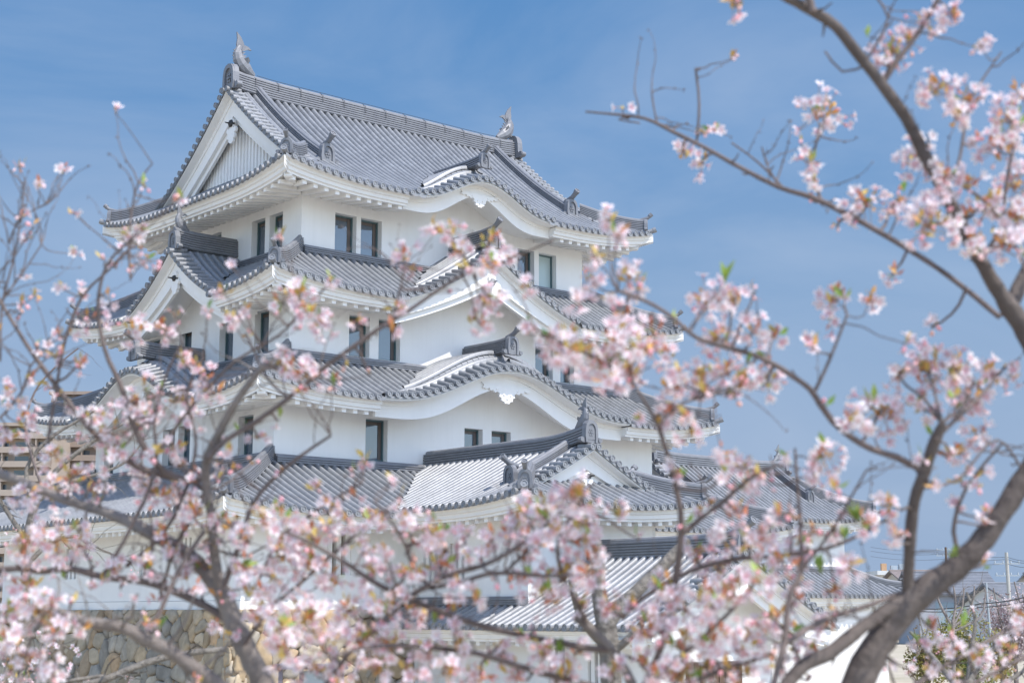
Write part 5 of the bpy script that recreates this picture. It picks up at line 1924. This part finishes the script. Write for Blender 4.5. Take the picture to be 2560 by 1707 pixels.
# --- sharper trees farther back ---------------------------------------------
def far_tree(label, d, trunk, brs, cl, name='cherry_tree', bark=GBARK, fs=1.0, twigs=0, seed=3):
    T = Branch(trunk, d, d)
    B = [Branch(b, d, d + .3) for b in brs]
    rr = random.Random(seed)
    for k in range(twigs):
        b = rr.choice(B)
        i = rr.randrange(len(b.s) // 4, len(b.s))
        x, y, dd = b.s[i]
        a = rr.uniform(-1.5, 1.5) - .5
        L_ = rr.uniform(30, 110)
        pts = [at(x, y, dd)]
        for j in range(1, 5):
            x += math.cos(a) * L_ / 4; y += math.sin(a) * L_ / 4
            a += rr.uniform(-.35, .35)
            pts.append(at(x, y, dd + rr.uniform(-.15, .15)))
        w = max(.0022, b.r[i] * .35)
        b.mt.tube(pts, [w, w * .85, w * .7, w * .5, w * .3], 5)
    for (x, y, r) in cl:
        b = min(B, key=lambda q: q.near(x, y)[0])
        cluster(b, x, y, r, nf=max(3, int((r / (15.0 * 4.6 / d)) ** 1.6 * .6)), leafy=.25, green=.1, fs=fs)
    root = at(trunk[0][0], trunk[0][1], d)
    return make_tree(name, label, root, B, T, bark, 'tree' if name != 'cherry_tree' else 'cherry tree')
far_tree('bare grey tree of tangled twigs against the apartment blocks at the far left', 13,
         [(40, 2000, 16), (50, 1700, 14), (58, 1400, 12), (60, 1240, 10), (85, 1150, 9)],
         [[(62, 1230, 8), (90, 1140, 7), (130, 1080, 6), (190, 1030, 5), (250, 990, 4), (300, 965, 3)], [(80, 1160, 6), (60, 1080, 5), (110, 1010, 4), (190, 960, 3), (240, 930, 2.5)],
          [(85, 1150, 6), (150, 1110, 5), (220, 1090, 4), (290, 1060, 3), (330, 1010, 2)], [(60, 1240, 6), (20, 1180, 5), (-20, 1110, 4), (-40, 1020, 3)], [(60, 1300, 6), (110, 1250, 5), (170, 1230, 4), (230, 1260, 2.5), (300, 1290, 2)],
          [(100, 1130, 4), (60, 990, 3), (80, 900, 2.4), (130, 840, 2), (180, 800, 1.5)]],
         [(30, 1220, 16), (200, 1280, 14), (250, 1300, 12), (310, 1310, 12), (160, 1260, 14)], 'bare_tree', twigs=46)
far_tree('smaller cherry tree in full bloom low at the bottom left corner', 9.5,
         [(-60, 2050, 20), (-40, 1800, 18), (-20, 1640, 15), (10, 1580, 10)],
         [[(0, 1600, 8), (60, 1540, 6), (110, 1500, 5), (140, 1480, 3)], [(0, 1610, 8), (90, 1580, 6), (180, 1560, 5), (240, 1550, 3)], [(-10, 1620, 7), (20, 1520, 5), (30, 1440, 3)],
          [(120, 1590, 8), (240, 1560, 8), (340, 1520, 8), (430, 1500, 7), (520, 1490, 6)]],
         [(40, 1480, 26), (80, 1510, 30), (120, 1490, 28), (60, 1540, 30), (110, 1545, 30), (20, 1510, 28), (150, 1530, 22), (30, 1560, 28), (90, 1460, 20), (200, 1560, 18), (30, 1445, 18), (300, 1555, 12), (170, 1495, 14)], seed=9, twigs=16)
far_tree('cherry tree in bloom between the poles at the bottom right corner', 11,
         [(2240, 2000, 18), (2230, 1800, 15), (2215, 1640, 13), (2220, 1560, 10)],
         [[(2218, 1600, 8), (2160, 1530, 6), (2120, 1480, 5), (2090, 1450, 3)], [(2220, 1580, 8), (2260, 1510, 6), (2310, 1460, 5), (2350, 1400, 4)], [(2220, 1600, 7), (2230, 1500, 5), (2240, 1420, 4), (2220, 1360, 3)], [(2240, 1620, 6), (2320, 1560, 5), (2370, 1530, 4)]],
         [(2110, 1475, 20), (2140, 1500, 22), (2180, 1540, 22), (2270, 1500, 24), (2310, 1470, 24), (2340, 1420, 22), (2230, 1470, 20), (2320, 1550, 24), (2260, 1555, 22), (2160, 1455, 16), (2240, 1410, 14), (2090, 1520, 16)], seed=4, twigs=24)

# --- shrubs and town trees ---------------------------------------------------
LEAFM = mat('foliage', (.1, .12, .03), .7, .3, attr='tint', trans=.25)
def leafy(name, label, x, yb, yt, d, w, cols, cat, n=900, bark=BARK, shape=1.0, leaf_s=.16, hollow=.5, dark=0):
    """bush or small tree: trunk and limbs inside a crown of separate leaf clumps"""
    b = at(x, yb, d)
    b.z = -3.45
    topz = yz(yt, d)
    W = w / FV * d
    t = thing(name, b, label, cat)
    rr = random.Random(int(x * 7 + yt))
    m = MB()
    H = topz - b.z
    m.tube([b, b + V3((rr.uniform(-.1, .1), 0, H * .3)), b + V3((rr.uniform(-.2, .2), .1, H * .7))], [.05 * H * .5, .035 * H * .5, .01 * H], 7)
    for k in range(7):
        a = rr.uniform(0, 2 * PI)
        m.tube([b + V3((0, 0, H * rr.uniform(.1, .4))), b + V3((math.cos(a) * W * .3, math.sin(a) * W * .3, H * .6)), b + V3((math.cos(a) * W * .42, math.sin(a) * W * .42, H * rr.uniform(.7, .95)))], [.03 * H * .4, .02 * H * .4, .006 * H], 5)
    m.build('trunk', bark, t)
    m = MB()
    lobes = [(rr.uniform(-.32, .32), rr.uniform(-.3, .3), rr.uniform(.35, .8), rr.uniform(.16, .30)) for _ in range(14)]
    for k in range(n):
        lx, ly, lz, lr = rr.choice(lobes)
        v = V3((rr.gauss(0, 1), rr.gauss(0, 1), rr.gauss(0, 1))).normalized() * (rr.uniform(hollow, 1.05))
        p = b + V3(((lx + v.x * lr) * W, (ly + v.y * lr) * W, 0))
        p.z = b.z + (lz + v.z * lr * .8) * H
        if p.z < b.z + .05: continue
        m.cur = rr.choice(cols)
        nn_ = (v + V3((rr.uniform(-.7, .7), rr.uniform(-.7, .7), rr.uniform(-.3, .9)))).normalized()
        u = nn_.orthogonal().normalized()
        w_ = nn_.cross(u)
        for q in range(3):
            o = p + (u * rr.uniform(-1, 1) + w_ * rr.uniform(-1, 1)) * leaf_s
            e = (u * rr.uniform(-1, 1) + w_ * rr.uniform(-1, 1) + nn_ * rr.uniform(-.5, .5)).normalized() * leaf_s * rr.uniform(.7, 1.3)
            f = nn_.cross(e) * .35
            m.add([o, o + e * .5 + f, o + e, o + e * .5 - f], [(0, 1, 2, 3)])
    m.build('crown', LEAFM, t)
YG = [(.26, .25, .07), (.32, .29, .08), (.20, .21, .06), (.36, .32, .12), (.16, .18, .05)]
DG = [(.05, .08, .03), (.07, .10, .035), (.04, .06, .025), (.09, .12, .04)]
PK = [(.62, .53, .54), (.48, .38, .40), (.62, .54, .54), (.38, .30, .31), (.30, .22, .21)]
BR = [(.30, .22, .12), (.24, .17, .10), (.34, .25, .13)]
leafy('shrub', 'yellow-green clipped shrub in front of the grey house, widest of the row', 2215, 1530, 1392, 56, 130, YG, 'shrub', 1600, leaf_s=.10)
leafy('shrub', 'yellow-green shrub nearest the storehouse, half hidden by the thick trunk', 2130, 1540, 1398, 58, 100, YG + BR, 'shrub', 1000, leaf_s=.10)
leafy('shrub', 'brownish shrub under the cherry blossom at the right edge', 2300, 1520, 1400, 60, 90, BR + YG[:2], 'shrub', 800, leaf_s=.10)
leafy('small_tree', 'green young tree low at the bottom right behind the blossoms', 2230, 1600, 1492, 34, 70, [(.10, .14, .045), (.14, .17, .05), (.08, .12, .04)], 'tree', 900, leaf_s=.07)
leafy('cherry_tree', 'pale pink cherry tree far off before the cream house', 2330, 1480, 1330, 75, 150, PK, 'cherry tree', 1800, leaf_s=.11)
leafy('cherry_tree', 'pale pink cherry tree at the edge below the concrete pole', 2400, 1500, 1300, 70, 140, PK, 'cherry tree', 1400, leaf_s=.11)
# pruned bare tree in front of the houses
pb = far_tree('pruned bare tree with upright dark shoots in front of the grey house', 50,
         [(2190, 1560, 5), (2190, 1480, 5), (2188, 1430, 4)],
         [[(2189, 1440, 3.4), (2165, 1400, 3), (2150, 1362, 2.2), (2146, 1342, 1.6)], [(2188, 1430, 3.4), (2195, 1390, 3), (2192, 1358, 2), (2190, 1345, 1.4)], [(2190, 1440, 3), (2222, 1410, 3), (2236, 1372, 2.2), (2238, 1345, 1.4)],
          [(2190, 1435, 3), (2210, 1395, 2.4), (2214, 1350, 1.6)], [(2189, 1450, 3), (2250, 1418, 2.6), (2262, 1380, 2), (2264, 1352, 1.2)]], [], 'bare_tree', BARK, twigs=10, seed=8)
